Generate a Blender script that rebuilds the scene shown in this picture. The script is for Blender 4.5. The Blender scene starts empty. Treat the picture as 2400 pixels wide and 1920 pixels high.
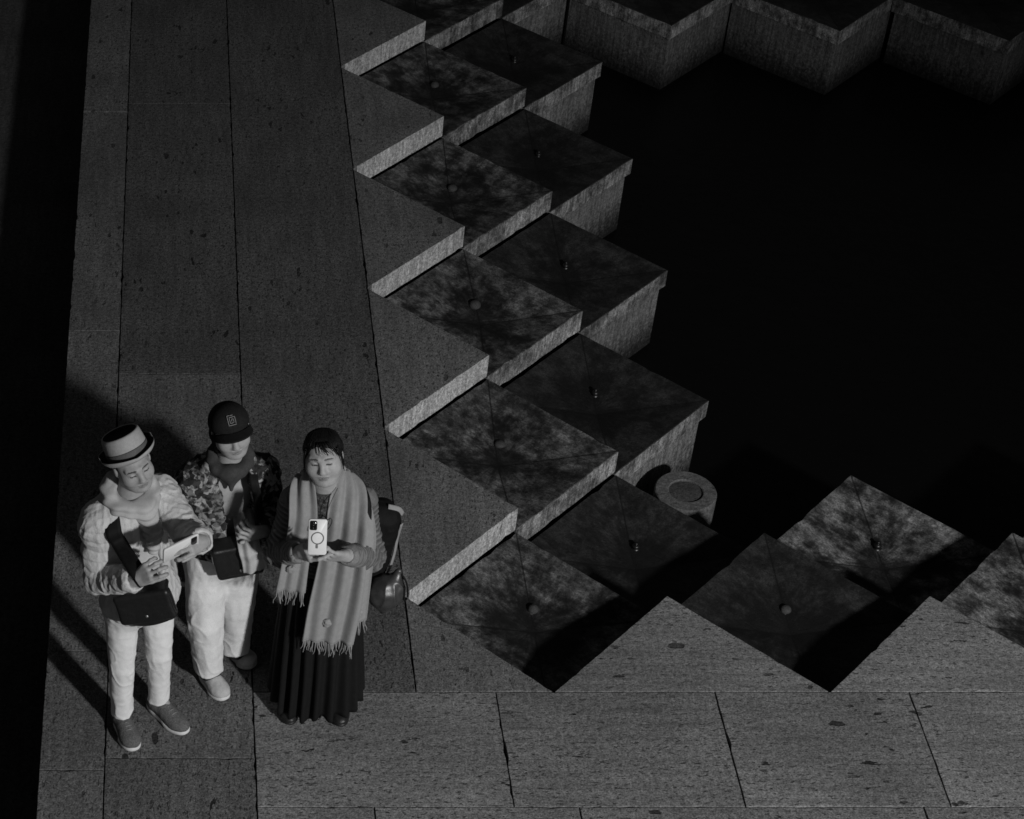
import bpy, math, random
import numpy as np
from mathutils import Vector, Matrix

R = math.radians
scene = bpy.context.scene
coll = scene.collection
random.seed(7)

# ---------------------------------------------------------------- camera
cam_data = bpy.data.cameras.new('camera')
cam = bpy.data.objects.new('camera', cam_data)
coll.objects.link(cam)
cam.location = (0, 0, 6.58)
cam.rotation_euler = (R(90 - 39.09), 0, 0)
cam_data.sensor_width = 36
cam_data.lens = 73.59
cam_data.shift_x = 0.3267
cam_data.clip_end = 500
scene.camera = cam

# ---------------------------------------------------------------- night sky
world = bpy.data.worlds.new('World')
scene.world = world
world.use_nodes = True
wn = world.node_tree
bg = wn.nodes['Background']
sky = wn.nodes.new('ShaderNodeTexSky')
sky.sky_type = 'NISHITA'
sky.sun_disc = False
sky.sun_elevation = R(27)
sky.sun_rotation = R(147)
bw = wn.nodes.new('ShaderNodeRGBToBW')
wn.links.new(sky.outputs[0], bw.inputs[0])
wn.links.new(bw.outputs[0], bg.inputs[0])
bg.inputs[1].default_value = 0.011

# ---------------------------------------------------------------- the street floodlight that lights the place
HEAD, ELEV, DIST = 32.0, 28.0, 13.5
lamp_data = bpy.data.lights.new('floodlight', 'SPOT')
lamp = bpy.data.objects.new('floodlight', lamp_data)
coll.objects.link(lamp)
tgt = Vector((0.3, 6.1, 0.4))
ldir = Vector((math.sin(R(HEAD)) * math.cos(R(ELEV)), -math.cos(R(HEAD)) * math.cos(R(ELEV)), math.sin(R(ELEV))))
lamp.location = tgt + ldir * DIST
aim = Vector((2.7, 4.6, 0.2))
lamp.rotation_euler = (aim - lamp.location).to_track_quat('-Z', 'Y').to_euler()
lamp_data.energy = 5900
lamp_data.spot_size = R(48)
lamp_data.spot_blend = 1.0
lamp_data.shadow_soft_size = 0.34
lamp_data.color = (1, 1, 1)

scene.cycles.filter_width = 1.6
scene.view_settings.view_transform = 'Standard'
scene.view_settings.look = 'None'
scene.view_settings.exposure = 0
scene.view_settings.gamma = 1
scene.view_settings.use_curve_mapping = False

# ================================================================ helpers
def tag(o, label=None, cat=None, group=None, kind=None):
    if label: o['label'] = label
    if cat: o['category'] = cat
    if group: o['group'] = group
    if kind: o['kind'] = kind
    return o

def empty(name, loc=(0, 0, 0)):
    o = bpy.data.objects.new(name, None)
    coll.objects.link(o)
    o.location = loc
    o.empty_display_size = .05
    return o

def obj(name, verts, faces, mat, parent=None, smooth=True, tint=None):
    me = bpy.data.meshes.new(name)
    V = np.asarray(verts, dtype=np.float32)
    if isinstance(faces, np.ndarray):
        n, k = faces.shape
        me.vertices.add(len(V)); me.vertices.foreach_set('co', V.ravel())
        me.loops.add(n * k); me.loops.foreach_set('vertex_index', faces.astype(np.int32).ravel())
        me.polygons.add(n)
        me.polygons.foreach_set('loop_start', np.arange(0, n * k, k, dtype=np.int32))
        me.polygons.foreach_set('loop_total', np.full(n, k, dtype=np.int32))
        me.update(calc_edges=True)
    else:
        me.from_pydata([tuple(map(float, v)) for v in V], [], faces)
    me.validate()
    if smooth:
        me.polygons.foreach_set('use_smooth', np.ones(len(me.polygons), dtype=bool))
    if tint is not None:
        a = me.attributes.new('tint', 'FLOAT_COLOR', 'POINT')
        t = np.asarray(tint, dtype=np.float32)
        a.data.foreach_set('color', np.stack([t, t, t, np.ones_like(t)], 1).ravel())
    me.materials.append(mat)
    o = bpy.data.objects.new(name, me)
    coll.objects.link(o)
    if parent is not None:
        o.parent = parent
        if parent.type == 'EMPTY': o.matrix_parent_inverse = Matrix.Translation(-parent.location)
    return o

# ---- value noise in numpy
def vnoise(P, scale, seed=0):
    Q = np.asarray(P, dtype=np.float64) * scale
    I = np.floor(Q).astype(np.int64); f = Q - I
    f = f * f * (3 - 2 * f)
    def h(i, j, k):
        n = (i * 73856093) ^ (j * 19349663) ^ (k * 83492791) ^ (seed * 2654435761 & 0x7fffffff)
        n = (n ^ (n >> 13)) * 1274126177 & 0x7fffffff
        n = (n ^ (n >> 16)) & 0xffff
        return n / 65535.0
    out = 0
    for a in (0, 1):
        for b in (0, 1):
            for c in (0, 1):
                w = (f[..., 0] if a else 1 - f[..., 0]) * (f[..., 1] if b else 1 - f[..., 1]) * (f[..., 2] if c else 1 - f[..., 2])
                out = out + w * h(I[..., 0] + a, I[..., 1] + b, I[..., 2] + c)
    return out * 2 - 1

# ---- signed distance modelling: smooth unions of tapered capsules and ellipsoids, meshed with surface nets
A = lambda *v: np.array(v, dtype=np.float64)

def cap(a, b, ra, rb):
    a = np.asarray(a, float); b = np.asarray(b, float); ba = b - a; L = max(ba @ ba, 1e-9); m = max(ra, rb)
    def fn(P):
        pa = P - a
        t = np.clip((pa @ ba) / L, 0, 1)
        return np.linalg.norm(pa - t[..., None] * ba, axis=-1) - (ra + (rb - ra) * t)
    return fn, np.minimum(a, b) - m, np.maximum(a, b) + m

def ell(c, r, M=None):
    c = np.asarray(c, float); r = np.asarray(r, float); M = np.eye(3) if M is None else M
    def fn(P):
        q = (P - c) @ M
        k0 = np.linalg.norm(q / r, axis=-1); k1 = np.linalg.norm(q / (r * r), axis=-1) + 1e-9
        return k0 * (k0 - 1) / k1
    e = np.abs(M) @ r
    return fn, c - e, c + e

def rbox(c, hs, rad, M=None):
    c = np.asarray(c, float); hs = np.asarray(hs, float); M = np.eye(3) if M is None else M
    def fn(P):
        q = np.abs((P - c) @ M) - (hs - rad)
        return np.linalg.norm(np.maximum(q, 0), axis=-1) + np.minimum(q.max(-1), 0) - rad
    e = np.abs(M) @ hs
    return fn, c - e, c + e

class Field:
    def __init__(s, lo, hi, h):
        s.lo = np.asarray(lo, float); s.h = h
        s.n = np.ceil((np.asarray(hi, float) - s.lo) / h).astype(int) + 1
        s.F = np.full(s.n, 1.0, dtype=np.float32)
    def _sub(s, lo, hi, m):
        i0 = np.maximum(((lo - m - s.lo) / s.h).astype(int), 0)
        i1 = np.minimum(np.ceil((hi + m - s.lo) / s.h).astype(int) + 1, s.n)
        if np.any(i1 <= i0): return None, None
        ax = [s.lo[k] + s.h * np.arange(i0[k], i1[k]) for k in range(3)]
        P = np.stack(np.meshgrid(*ax, indexing='ij'), -1)
        return tuple(slice(a, b) for a, b in zip(i0, i1)), P
    def add(s, prim, k=.012):
        fn, lo, hi = prim
        sl, P = s._sub(lo, hi, k + 3 * s.h)
        if sl is None: return s
        d = fn(P).astype(np.float32); F = s.F[sl]
        hh = np.maximum(k - np.abs(F - d), 0) / k
        s.F[sl] = np.minimum(F, d) - hh * hh * k * .25
        return s
    def cut(s, prim, k=.006):
        fn, lo, hi = prim
        sl, P = s._sub(lo, hi, k + 2 * s.h)
        if sl is None: return s
        d = -fn(P).astype(np.float32); F = s.F[sl]
        hh = np.maximum(k - np.abs(F - d), 0) / k
        s.F[sl] = np.maximum(F, d) + hh * hh * k * .25
        return s
    def chain(s, pts, rad, k=.02):
        for a, b, ra, rb in zip(pts[:-1], pts[1:], rad[:-1], rad[1:]): s.add(cap(a, b, ra, rb), k)
        return s
    def clip(s, co, no):
        """keep the side the plane normal points away from"""
        ax = [s.lo[k] + s.h * np.arange(s.n[k]) for k in range(3)]
        no = np.asarray(no, float); no = no / np.linalg.norm(no)
        d = ((ax[0] - co[0]) * no[0])[:, None, None] + ((ax[1] - co[1]) * no[1])[None, :, None] + ((ax[2] - co[2]) * no[2])[None, None, :]
        s.F = np.maximum(s.F, d.astype(np.float32))
        return s
    def mesh(s):
        F = np.pad(s.F, 1, constant_values=1.0); lo = s.lo - s.h; h = s.h
        S = F < 0
        cnt = np.zeros(tuple(np.array(F.shape) - 1), dtype=np.int8)
        for a in (0, 1):
            for b in (0, 1):
                for c in (0, 1):
                    cnt += S[a:S.shape[0] - 1 + a, b:S.shape[1] - 1 + b, c:S.shape[2] - 1 + c]
        act = np.argwhere((cnt > 0) & (cnt < 8))
        idx = np.full(cnt.shape, -1, dtype=np.int32)
        idx[act[:, 0], act[:, 1], act[:, 2]] = np.arange(len(act))
        acc = np.zeros((len(act), 3)); num = np.zeros(len(act))
        corners = [(a, b, c) for a in (0, 1) for b in (0, 1) for c in (0, 1)]
        val = {q: F[act[:, 0] + q[0], act[:, 1] + q[1], act[:, 2] + q[2]].astype(float) for q in corners}
        for q in corners:
            for ax in range(3):
                if q[ax]: continue
                r = tuple(q[i] + (i == ax) for i in range(3))
                v0, v1 = val[q], val[r]
                m = (v0 < 0) != (v1 < 0)
                t = np.where(m, v0 / np.where(m, v0 - v1, 1), 0)
                p = np.array(q, float)[None, :].repeat(len(act), 0); p[:, ax] += t
                acc += p * m[:, None]; num += m
        V = lo + h * (act + acc / num[:, None])
        quads = []
        for ax in range(3):
            sl0 = [slice(None)] * 3; sl1 = [slice(None)] * 3
            sl0[ax] = slice(0, -1); sl1[ax] = slice(1, None)
            a, b = S[tuple(sl0)], S[tuple(sl1)]
            e = np.argwhere(a != b)
            u, w = (ax + 1) % 3, (ax + 2) % 3
            e = e[(e[:, u] > 0) & (e[:, w] > 0) & (e[:, u] < F.shape[u] - 1) & (e[:, w] < F.shape[w] - 1)]
            def cell(du, dw):
                g = e.copy(); g[:, u] -= du; g[:, w] -= dw
                return idx[g[:, 0], g[:, 1], g[:, 2]]
            Q = np.stack([cell(1, 1), cell(0, 1), cell(0, 0), cell(1, 0)], 1)
            fl = S[e[:, 0], e[:, 1], e[:, 2]]
            Q[~fl] = Q[~fl][:, ::-1]
            quads.append(Q)
        return V, np.concatenate(quads)

def normals(V, Q):
    n = np.cross(V[Q[:, 2]] - V[Q[:, 0]], V[Q[:, 3]] - V[Q[:, 1]])
    N = np.zeros_like(V)
    for k in range(4): np.add.at(N, Q[:, k], n)
    return N / (np.linalg.norm(N, axis=1, keepdims=True) + 1e-12)

def relax(V, Q, it=1, w=.5):
    E = np.concatenate([Q[:, [0, 1]], Q[:, [1, 2]], Q[:, [2, 3]], Q[:, [3, 0]]])
    for _ in range(it):
        S = np.zeros_like(V); c = np.zeros(len(V))
        np.add.at(S, E[:, 0], V[E[:, 1]]); np.add.at(S, E[:, 1], V[E[:, 0]])
        np.add.at(c, E[:, 0], 1); np.add.at(c, E[:, 1], 1)
        V = V * (1 - w) + w * S / c[:, None]
    return V

def along(P, pts):
    """arc length along the nearest point of a polyline, and the distance to it"""
    best = np.full(len(P), 9.); s = np.zeros(len(P)); acc = 0
    for a, b in zip(pts[:-1], pts[1:]):
        a = np.asarray(a, float); b = np.asarray(b, float); ba = b - a; L = np.linalg.norm(ba)
        t = np.clip(((P - a) @ ba) / (L * L), 0, 1)
        d = np.linalg.norm(P - a - t[:, None] * ba, axis=1)
        m = d < best
        best[m] = d[m]; s[m] = acc + t[m] * L; acc += L
    return s, best

def frame(yaw=0, pitch=0, roll=0):
    """columns: image-right axis, forward, up (yaw to the right, pitch up, roll = crown leans left)"""
    y, p, r = R(yaw), R(pitch), R(roll)
    x = A(math.cos(y), math.sin(y), 0); f = A(math.sin(y), -math.cos(y), 0); u = A(0, 0, 1)
    f2 = f * math.cos(p) + u * math.sin(p); u2 = u * math.cos(p) - f * math.sin(p)
    u3 = u2 * math.cos(r) - x * math.sin(r); x3 = x * math.cos(r) + u2 * math.sin(r)
    return np.stack([x3, f2, u3], 1)

def nrm(v): v = np.asarray(v, float); return v / np.linalg.norm(v)

def catmull(pts, n):
    P = [np.asarray(p, float) for p in pts]; P = [2 * P[0] - P[1]] + P + [2 * P[-1] - P[-2]]
    out = []
    m = len(P) - 3
    for q in np.linspace(0, m - 1e-6, n):
        i = int(q); t = q - i; a, b, c, d = P[i:i + 4]
        out.append(.5 * (2 * b + (c - a) * t + (2 * a - 5 * b + 4 * c - d) * t * t + (3 * b - a - 3 * c + d) * t ** 3))
    return np.array(out)

def tube(pts, rad, sides=8, caps=True):
    P = np.asarray(pts, float); n = len(P); rad = np.broadcast_to(rad, (n,))
    V = []; F = []
    up = A(.31, .2, .93)
    for i in range(n):
        t = nrm(P[min(i + 1, n - 1)] - P[max(i - 1, 0)])
        a = nrm(np.cross(t, up)); b = np.cross(t, a)
        for k in range(sides):
            g = 2 * math.pi * k / sides
            V.append(P[i] + rad[i] * (math.cos(g) * a + math.sin(g) * b))
    for i in range(n - 1):
        for k in range(sides):
            k2 = (k + 1) % sides
            F.append((i * sides + k, i * sides + k2, (i + 1) * sides + k2, (i + 1) * sides + k))
    if caps:
        F.append(tuple(range(sides))[::-1]); F.append(tuple((n - 1) * sides + k for k in range(sides)))
    return V, F

def join(parts):
    V = []; F = []
    for v, f in parts:
        o = len(V); V += list(v); F += [tuple(i + o for i in q) for q in f]
    return V, F

def ribbon(pts, widths, sides, folds=None, nu=24, nv=60, thick=.006, nout=None):
    """a strip of cloth along pts; sides = width direction at each point; folds(u, v) = offset along the normal"""
    C = catmull(pts, nv); W = catmull([(w, 0, 0) for w in widths], nv)[:, 0]; S = catmull(sides, nv)
    G = np.zeros((nv, nu, 3))
    for j in range(nv):
        t = nrm(C[min(j + 1, nv - 1)] - C[max(j - 1, 0)]); s = S[j] - t * (S[j] @ t); s = nrm(s)
        n = np.cross(t, s)
        if nout is not None and n @ np.asarray(nout, float) < 0: n = -n
        for i in range(nu):
            u = i / (nu - 1) * 2 - 1
            G[j, i] = C[j] + s * u * W[j] * .5 + n * (folds(u, j / (nv - 1)) if folds else 0)
    du = np.gradient(G, axis=1); dv = np.gradient(G, axis=0)
    N = np.cross(dv, du); N /= np.linalg.norm(N, axis=2, keepdims=True) + 1e-12
    T = G + N * thick * .5; B = G - N * thick * .5
    V = np.concatenate([T.reshape(-1, 3), B.reshape(-1, 3)]); o = nv * nu; F = []
    for j in range(nv - 1):
        for i in range(nu - 1):
            a = j * nu + i; F.append((a, a + 1, a + nu + 1, a + nu)); F.append((o + a, o + a + nu, o + a + nu + 1, o + a + 1))
    for j in range(nv - 1):
        a = j * nu; F.append((a, a + nu, o + a + nu, o + a)); a = j * nu + nu - 1; F.append((a, o + a, o + a + nu, a + nu))
    for i in range(nu - 1):
        F.append((i, o + i, o + i + 1, i + 1)); a = (nv - 1) * nu + i; F.append((a, a + 1, o + a + 1, o + a))
    return V, F, G

def lathe(profile, M, c, n=48, warp=None):
    """profile of (radius, height); M columns right, forward, up"""
    V = []; F = []; m = len(profile)
    for k in range(n):
        g = 2 * math.pi * k / n
        for r, z in profile:
            x, y = r * math.cos(g), r * math.sin(g)
            if warp: x, y, z = warp(x, y, z)
            V.append(np.asarray(c) + M @ A(x, y, z))
    for k in range(n):
        k2 = (k + 1) % n
        for i in range(m - 1):
            F.append((k * m + i, k * m + i + 1, k2 * m + i + 1, k2 * m + i))
    return V, F

def rounded_panel(w, h, t, rad, M, c, seg=6, bev=.0015):
    """a rounded rectangle plate: width along M[:,0], height along M[:,2], thickness along M[:,1]"""
    out = []
    for cx, cy, a0 in ((w / 2 - rad, h / 2 - rad, 0), (-w / 2 + rad, h / 2 - rad, 90), (-w / 2 + rad, -h / 2 + rad, 180), (w / 2 - rad, -h / 2 + rad, 270)):
        for k in range(seg + 1):
            a = R(a0 + 90 * k / seg); out.append((cx, cy, math.cos(a), math.sin(a)))
    n = len(out); V = []; F = []
    for dr, y in ((-bev, t / 2), (0, t / 2 - bev), (0, -t / 2 + bev), (-bev, -t / 2)):
        for cx, cy, a, b in out: V.append(np.asarray(c) + M @ A(cx + (rad + dr) * a, y, cy + (rad + dr) * b))
    for l in range(3):
        for k in range(n): F.append((l * n + k, l * n + (k + 1) % n, (l + 1) * n + (k + 1) % n, (l + 1) * n + k))
    F.append(tuple(range(n))[::-1]); F.append(tuple(3 * n + k for k in range(n)))
    return V, F

def ball(c, r, nu=16, nv=10, M=None):
    V = []; F = []
    M = np.eye(3) if M is None else M
    r = np.broadcast_to(r, (3,))
    for j in range(nv + 1):
        p = math.pi * j / nv
        for i in range(nu):
            g = 2 * math.pi * i / nu
            V.append(np.asarray(c) + M @ (A(math.sin(p) * math.cos(g), math.sin(p) * math.sin(g), math.cos(p)) * r))
    for j in range(nv):
        for i in range(nu):
            i2 = (i + 1) % nu; F.append((j * nu + i, (j + 1) * nu + i, (j + 1) * nu + i2, j * nu + i2))
    return V, F

# ================================================================ materials (a black and white photograph: all neutral)
def mat_base(name, rough=.85, spec=.3):
    m = bpy.data.materials.new(name); m.use_nodes = True
    nt = m.node_tree; b = nt.nodes['Principled BSDF']
    b.inputs['Roughness'].default_value = rough
    b.inputs['Specular IOR Level'].default_value = spec
    return m, nt, b

def N(nt, t, **kw):
    n = nt.nodes.new(t)
    for k, v in kw.items(): setattr(n, k, v)
    return n

def math_node(nt, op, a, b=None, clamp=False):
    n = N(nt, 'ShaderNodeMath', operation=op); n.use_clamp = clamp
    for i, v in enumerate((a, b)):
        if v is None: continue
        if isinstance(v, (int, float)): n.inputs[i].default_value = v
        else: nt.links.new(v, n.inputs[i])
    return n.outputs[0]

def noise(nt, vec, scale, detail=3, rough=.55):
    n = N(nt, 'ShaderNodeTexNoise'); n.inputs['Scale'].default_value = scale; n.inputs['Detail'].default_value = detail; n.inputs['Roughness'].default_value = rough
    nt.links.new(vec, n.inputs['Vector']); return n.outputs['Fac']

def mapr(nt, v, a, b, c, d, smooth=False):
    n = N(nt, 'ShaderNodeMapRange'); n.inputs[1].default_value = a; n.inputs[2].default_value = b; n.inputs[3].default_value = c; n.inputs[4].default_value = d
    if smooth: n.interpolation_type = 'SMOOTHSTEP'
    nt.links.new(v, n.inputs[0]); return n.outputs[0]

def scaled(nt, vec, s, rot=0):
    n = N(nt, 'ShaderNodeMapping'); n.inputs['Scale'].default_value = s; n.inputs['Rotation'].default_value = (0, 0, rot); nt.links.new(vec, n.inputs[0]); return n.outputs[0]

def stone(name, base, axis, pits=1.0, grain=.5, stain=0.0, rot=0, wet=0.0, coarse=1.0, rim=False, waterline=False, streaks=0.0):
    """travertine: beds along axis, small dark holes drawn out along the beds, fine grain, optional dark stains"""
    m, nt, b = mat_base(name, .9 - wet * .35, .25 + wet * .25)
    tc = N(nt, 'ShaderNodeTexCoord').outputs['Object']
    oi = N(nt, 'ShaderNodeObjectInfo')
    off = N(nt, 'ShaderNodeVectorMath', operation='SCALE'); nt.links.new(oi.outputs['Random'], off.inputs['Scale']); off.inputs[0].default_value = (7.3, 4.1, 0)
    ad = N(nt, 'ShaderNodeVectorMath', operation='ADD'); nt.links.new(tc, ad.inputs[0]); nt.links.new(off.outputs[0], ad.inputs[1]); tc = ad.outputs[0]
    str_s = {'x': (1, 9, 9), 'y': (9, 1, 9), 'z': (9, 9, 1)}[axis]
    pit_s = {'x': (1, 2.6, 2.6), 'y': (2.6, 1, 2.6), 'z': (2.6, 2.6, 1)}[axis]
    if rot: tc = scaled(nt, tc, (1, 1, 1), rot)
    big = noise(nt, tc, 1.7, 4)
    streak = noise(nt, scaled(nt, tc, str_s), 2.6 * coarse, 5, .62)
    fine = noise(nt, tc, 120, 3, .75)
    mid = noise(nt, tc, 46, 3, .6)
    pit = noise(nt, scaled(nt, tc, pit_s), 11, 3, .5)
    pit2 = noise(nt, scaled(nt, tc, pit_s), 34, 2, .5)
    clus = noise(nt, tc, 2.3, 2)
    pm = mapr(nt, pit, .625, .675, 0, 1, True)
    pm = math_node(nt, 'MULTIPLY', pm, mapr(nt, clus, .46, .6, .0, 1, True))
    pm2 = math_node(nt, 'MULTIPLY', mapr(nt, pit2, .59, .67, 0, .8, True), mapr(nt, big, .35, .6, .35, 1))
    vv = N(nt, 'ShaderNodeTexVoronoi'); vv.inputs['Scale'].default_value = 3.4; wob = N(nt, 'ShaderNodeTexNoise'); wob.inputs['Scale'].default_value = 24; nt.links.new(tc, wob.inputs['Vector'])
    mx = N(nt, 'ShaderNodeMixRGB'); mx.inputs[0].default_value = .045; nt.links.new(scaled(nt, tc, {'x': (1, 2.2, 2.2), 'y': (2.2, 1, 2.2), 'z': (2.2, 2.2, 1)}[axis]), mx.inputs[1]); nt.links.new(wob.outputs['Color'], mx.inputs[2]); nt.links.new(mx.outputs[0], vv.inputs['Vector'])
    vc = N(nt, 'ShaderNodeSeparateColor'); nt.links.new(vv.outputs['Color'], vc.inputs[0])
    rad_ = mapr(nt, vc.outputs[0], .35, 1, .0, .14)
    pm3 = math_node(nt, 'MULTIPLY', mapr(nt, math_node(nt, 'SUBTRACT', vv.outputs['Distance'], rad_), -.03, .0, 1, 0, True), .9)
    pm = math_node(nt, 'MULTIPLY', math_node(nt, 'MAXIMUM', math_node(nt, 'MAXIMUM', pm, pm2), pm3), pits)
    v = math_node(nt, 'MULTIPLY', mapr(nt, big, .3, .7, .76, 1.2), mapr(nt, streak, .3, .7, .78, 1.18))
    v = math_node(nt, 'MULTIPLY', v, mapr(nt, fine, .31, .69, 1 - grain, 1 + grain))
    v = math_node(nt, 'MULTIPLY', v, mapr(nt, mid, .36, .64, .72, 1.22))
    v = math_node(nt, 'MULTIPLY', v, mapr(nt, pm, 0, 1, 1, .13))
    v = math_node(nt, 'MULTIPLY', v, mapr(nt, oi.outputs['Random'], 0, 1, .93, 1.07))
    if streaks:
        v = math_node(nt, 'MULTIPLY', v, mapr(nt, noise(nt, scaled(nt, tc, {'x': (1, 12, 12), 'y': (12, 1, 12), 'z': (14, 14, 1)}[axis]), 3.2, 4, .7), .38, .58, 1 - streaks, 1.15, True))
    if stain:
        st = noise(nt, tc, 5.0, 5, .65); st2 = noise(nt, tc, 10, 6, .7)
        sm = math_node(nt, 'MULTIPLY', mapr(nt, st, .3, .66, 1 - stain, 1.15, True), mapr(nt, st2, .37, .57, 1 - stain * .65, 1.10, True))
        v = math_node(nt, 'MULTIPLY', v, sm)
    if rim:      # stone darkened by water running from the nozzle in the middle
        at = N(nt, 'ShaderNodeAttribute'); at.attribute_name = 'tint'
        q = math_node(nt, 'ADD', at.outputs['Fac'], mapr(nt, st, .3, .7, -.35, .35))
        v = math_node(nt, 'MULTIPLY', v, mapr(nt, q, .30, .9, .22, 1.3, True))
        loc = N(nt, 'ShaderNodeTexCoord').outputs['Object']; sx_ = N(nt, 'ShaderNodeSeparateXYZ'); nt.links.new(loc, sx_.inputs[0])
        ang = math_node(nt, 'ARCTAN2', sx_.outputs['Y'], sx_.outputs['X'])
        ln = N(nt, 'ShaderNodeVectorMath', operation='LENGTH'); nt.links.new(loc, ln.inputs[0])
        cb = N(nt, 'ShaderNodeCombineXYZ'); nt.links.new(math_node(nt, 'MULTIPLY', ang, 3.2), cb.inputs[0]); nt.links.new(math_node(nt, 'MULTIPLY', ln.outputs['Value'], 5.0), cb.inputs[1])
        nt.links.new(math_node(nt, 'MULTIPLY', oi.outputs['Random'], 50.0), cb.inputs[2])
        ray = noise(nt, cb.outputs[0], 2.2, 4, .65)
        v = math_node(nt, 'MULTIPLY', v, mapr(nt, ray, .38, .6, .5, 1.2, True))
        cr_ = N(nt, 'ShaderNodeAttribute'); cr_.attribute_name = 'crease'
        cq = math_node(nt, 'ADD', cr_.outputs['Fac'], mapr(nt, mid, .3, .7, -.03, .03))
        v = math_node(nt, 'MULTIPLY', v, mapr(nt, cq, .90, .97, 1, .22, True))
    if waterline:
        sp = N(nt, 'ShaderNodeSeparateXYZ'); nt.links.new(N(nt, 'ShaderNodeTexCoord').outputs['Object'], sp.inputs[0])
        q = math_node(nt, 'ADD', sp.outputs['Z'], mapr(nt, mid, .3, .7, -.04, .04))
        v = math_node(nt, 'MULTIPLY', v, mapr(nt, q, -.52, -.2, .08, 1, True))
    v = math_node(nt, 'MULTIPLY', v, base)
    nt.links.new(v, b.inputs['Base Color'])
    h = math_node(nt, 'ADD', math_node(nt, 'MULTIPLY', fine, .5), math_node(nt, 'MULTIPLY', streak, 1.2))
    h = math_node(nt, 'SUBTRACT', h, math_node(nt, 'MULTIPLY', pm, 2.2))
    bp = N(nt, 'ShaderNodeBump'); bp.inputs['Strength'].default_value = .55; bp.inputs['Distance'].default_value = .004
    nt.links.new(h, bp.inputs['Height']); nt.links.new(bp.outputs[0], b.inputs['Normal'])
    return m

def cloth(name, base, rough=.9, vary=.12, scale=60, bump=.3, fine=260, use_tint=False, spec=.15, sheen=0, wrinkle=0, wscale=14):
    m, nt, b = mat_base(name, rough, spec)
    tc = N(nt, 'ShaderNodeTexCoord').outputs['Object']
    n1 = noise(nt, tc, scale, 4, .6); n2 = noise(nt, tc, fine, 2, .6)
    v = math_node(nt, 'MULTIPLY', mapr(nt, n1, .3, .7, 1 - vary, 1 + vary), mapr(nt, n2, .25, .75, 1 - vary * 1.2, 1 + vary * 1.2))
    v = math_node(nt, 'MULTIPLY', v, base)
    if use_tint:
        at = N(nt, 'ShaderNodeAttribute'); at.attribute_name = 'tint'
        v = math_node(nt, 'MULTIPLY', v, at.outputs['Fac'])
    nt.links.new(v, b.inputs['Base Color'])
    if sheen: b.inputs['Sheen Weight'].default_value = sheen
    h = math_node(nt, 'ADD', math_node(nt, 'MULTIPLY', n1, .6), math_node(nt, 'MULTIPLY', n2, .4))
    if wrinkle:
        w = noise(nt, tc, wscale, 3, .5)
        w = math_node(nt, 'ABSOLUTE', math_node(nt, 'SUBTRACT', w, .5))
        h = math_node(nt, 'ADD', h, math_node(nt, 'MULTIPLY', w, wrinkle))
    bp = N(nt, 'ShaderNodeBump'); bp.inputs['Strength'].default_value = bump; bp.inputs['Distance'].default_value = .004
    nt.links.new(h, bp.inputs['Height']); nt.links.new(bp.outputs[0], b.inputs['Normal'])
    return m

M_mid = stone('travertine_worn_dimmed', .08, 'y', .9, .8)  # worn, darker stone, with the lamp's fall-off also put into its tone
M_near = stone('travertine_worn_near_lit', .112, 'y', 1.0, .75)  # same worn stone, painted paler to stand for stronger light nearby
M_edge = stone('travertine_border', .125, 'y', .8, .7)
M_south = stone('travertine_row', .17, 'x', 1.0, .65)
M_tooth_w = stone('travertine_tooth_west', .14, 'y', .8, .7)
M_tooth_s = stone('travertine_tooth_south', .185, 'x', .9, .6)
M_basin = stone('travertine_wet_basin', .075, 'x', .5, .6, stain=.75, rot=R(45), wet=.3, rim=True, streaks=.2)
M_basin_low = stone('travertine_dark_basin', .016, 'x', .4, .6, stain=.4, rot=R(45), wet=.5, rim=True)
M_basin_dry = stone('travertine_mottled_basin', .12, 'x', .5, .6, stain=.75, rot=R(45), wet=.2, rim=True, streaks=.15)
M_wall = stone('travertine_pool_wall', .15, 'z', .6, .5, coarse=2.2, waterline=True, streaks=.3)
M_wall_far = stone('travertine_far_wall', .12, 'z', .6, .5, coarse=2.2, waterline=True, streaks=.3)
M_fascia = stone('sawn_edge_painted_light', .36, 'z', .5, .6, coarse=2.0, streaks=.14)  # sawn stone, base tone raised so the side faces look more strongly lit
M_fascia_low = stone('sawn_wet_edge', .24, 'z', .6, .7, stain=.6, coarse=2.5, streaks=.35)  # stained basin sides, the brightness of lit faces put into the base tone
M_mortar = stone('dark_joint_bed', .03, 'x', .2, .4)
M_lower = stone('lower_paving_stone', .06, 'y', .4, .5)
M_plate = stone('dark_ring_plate', .06, 'x', .5, .5)
M_ring = stone('travertine_ring', .12, 'x', .5, .5)

def water_material():
    m, nt, b = mat_base('black_pool_water', .3, .22)
    b.inputs['Base Color'].default_value = (.003, .003, .003, 1)
    tc = N(nt, 'ShaderNodeTexCoord').outputs['Object']
    bp = N(nt, 'ShaderNodeBump'); bp.inputs['Strength'].default_value = .25; bp.inputs['Distance'].default_value = .02
    nt.links.new(noise(nt, tc, 6, 3), bp.inputs['Height']); nt.links.new(bp.outputs[0], b.inputs['Normal'])
    return m
M_water = water_material()
M_nozzle = cloth('weathered_nozzle_stone', .05, .7, .3, 40, .5)
M_metal, _nt, _b = mat_base('dark_nozzle_metal', .38, .5); _b.inputs['Base Color'].default_value = (.035, .035, .035, 1); _b.inputs['Metallic'].default_value = .8

# ================================================================ the place
Q = 0.59
X = lambda i: 1.02 + Q * i
Y = lambda j: 6.185 + Q * j

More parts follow.
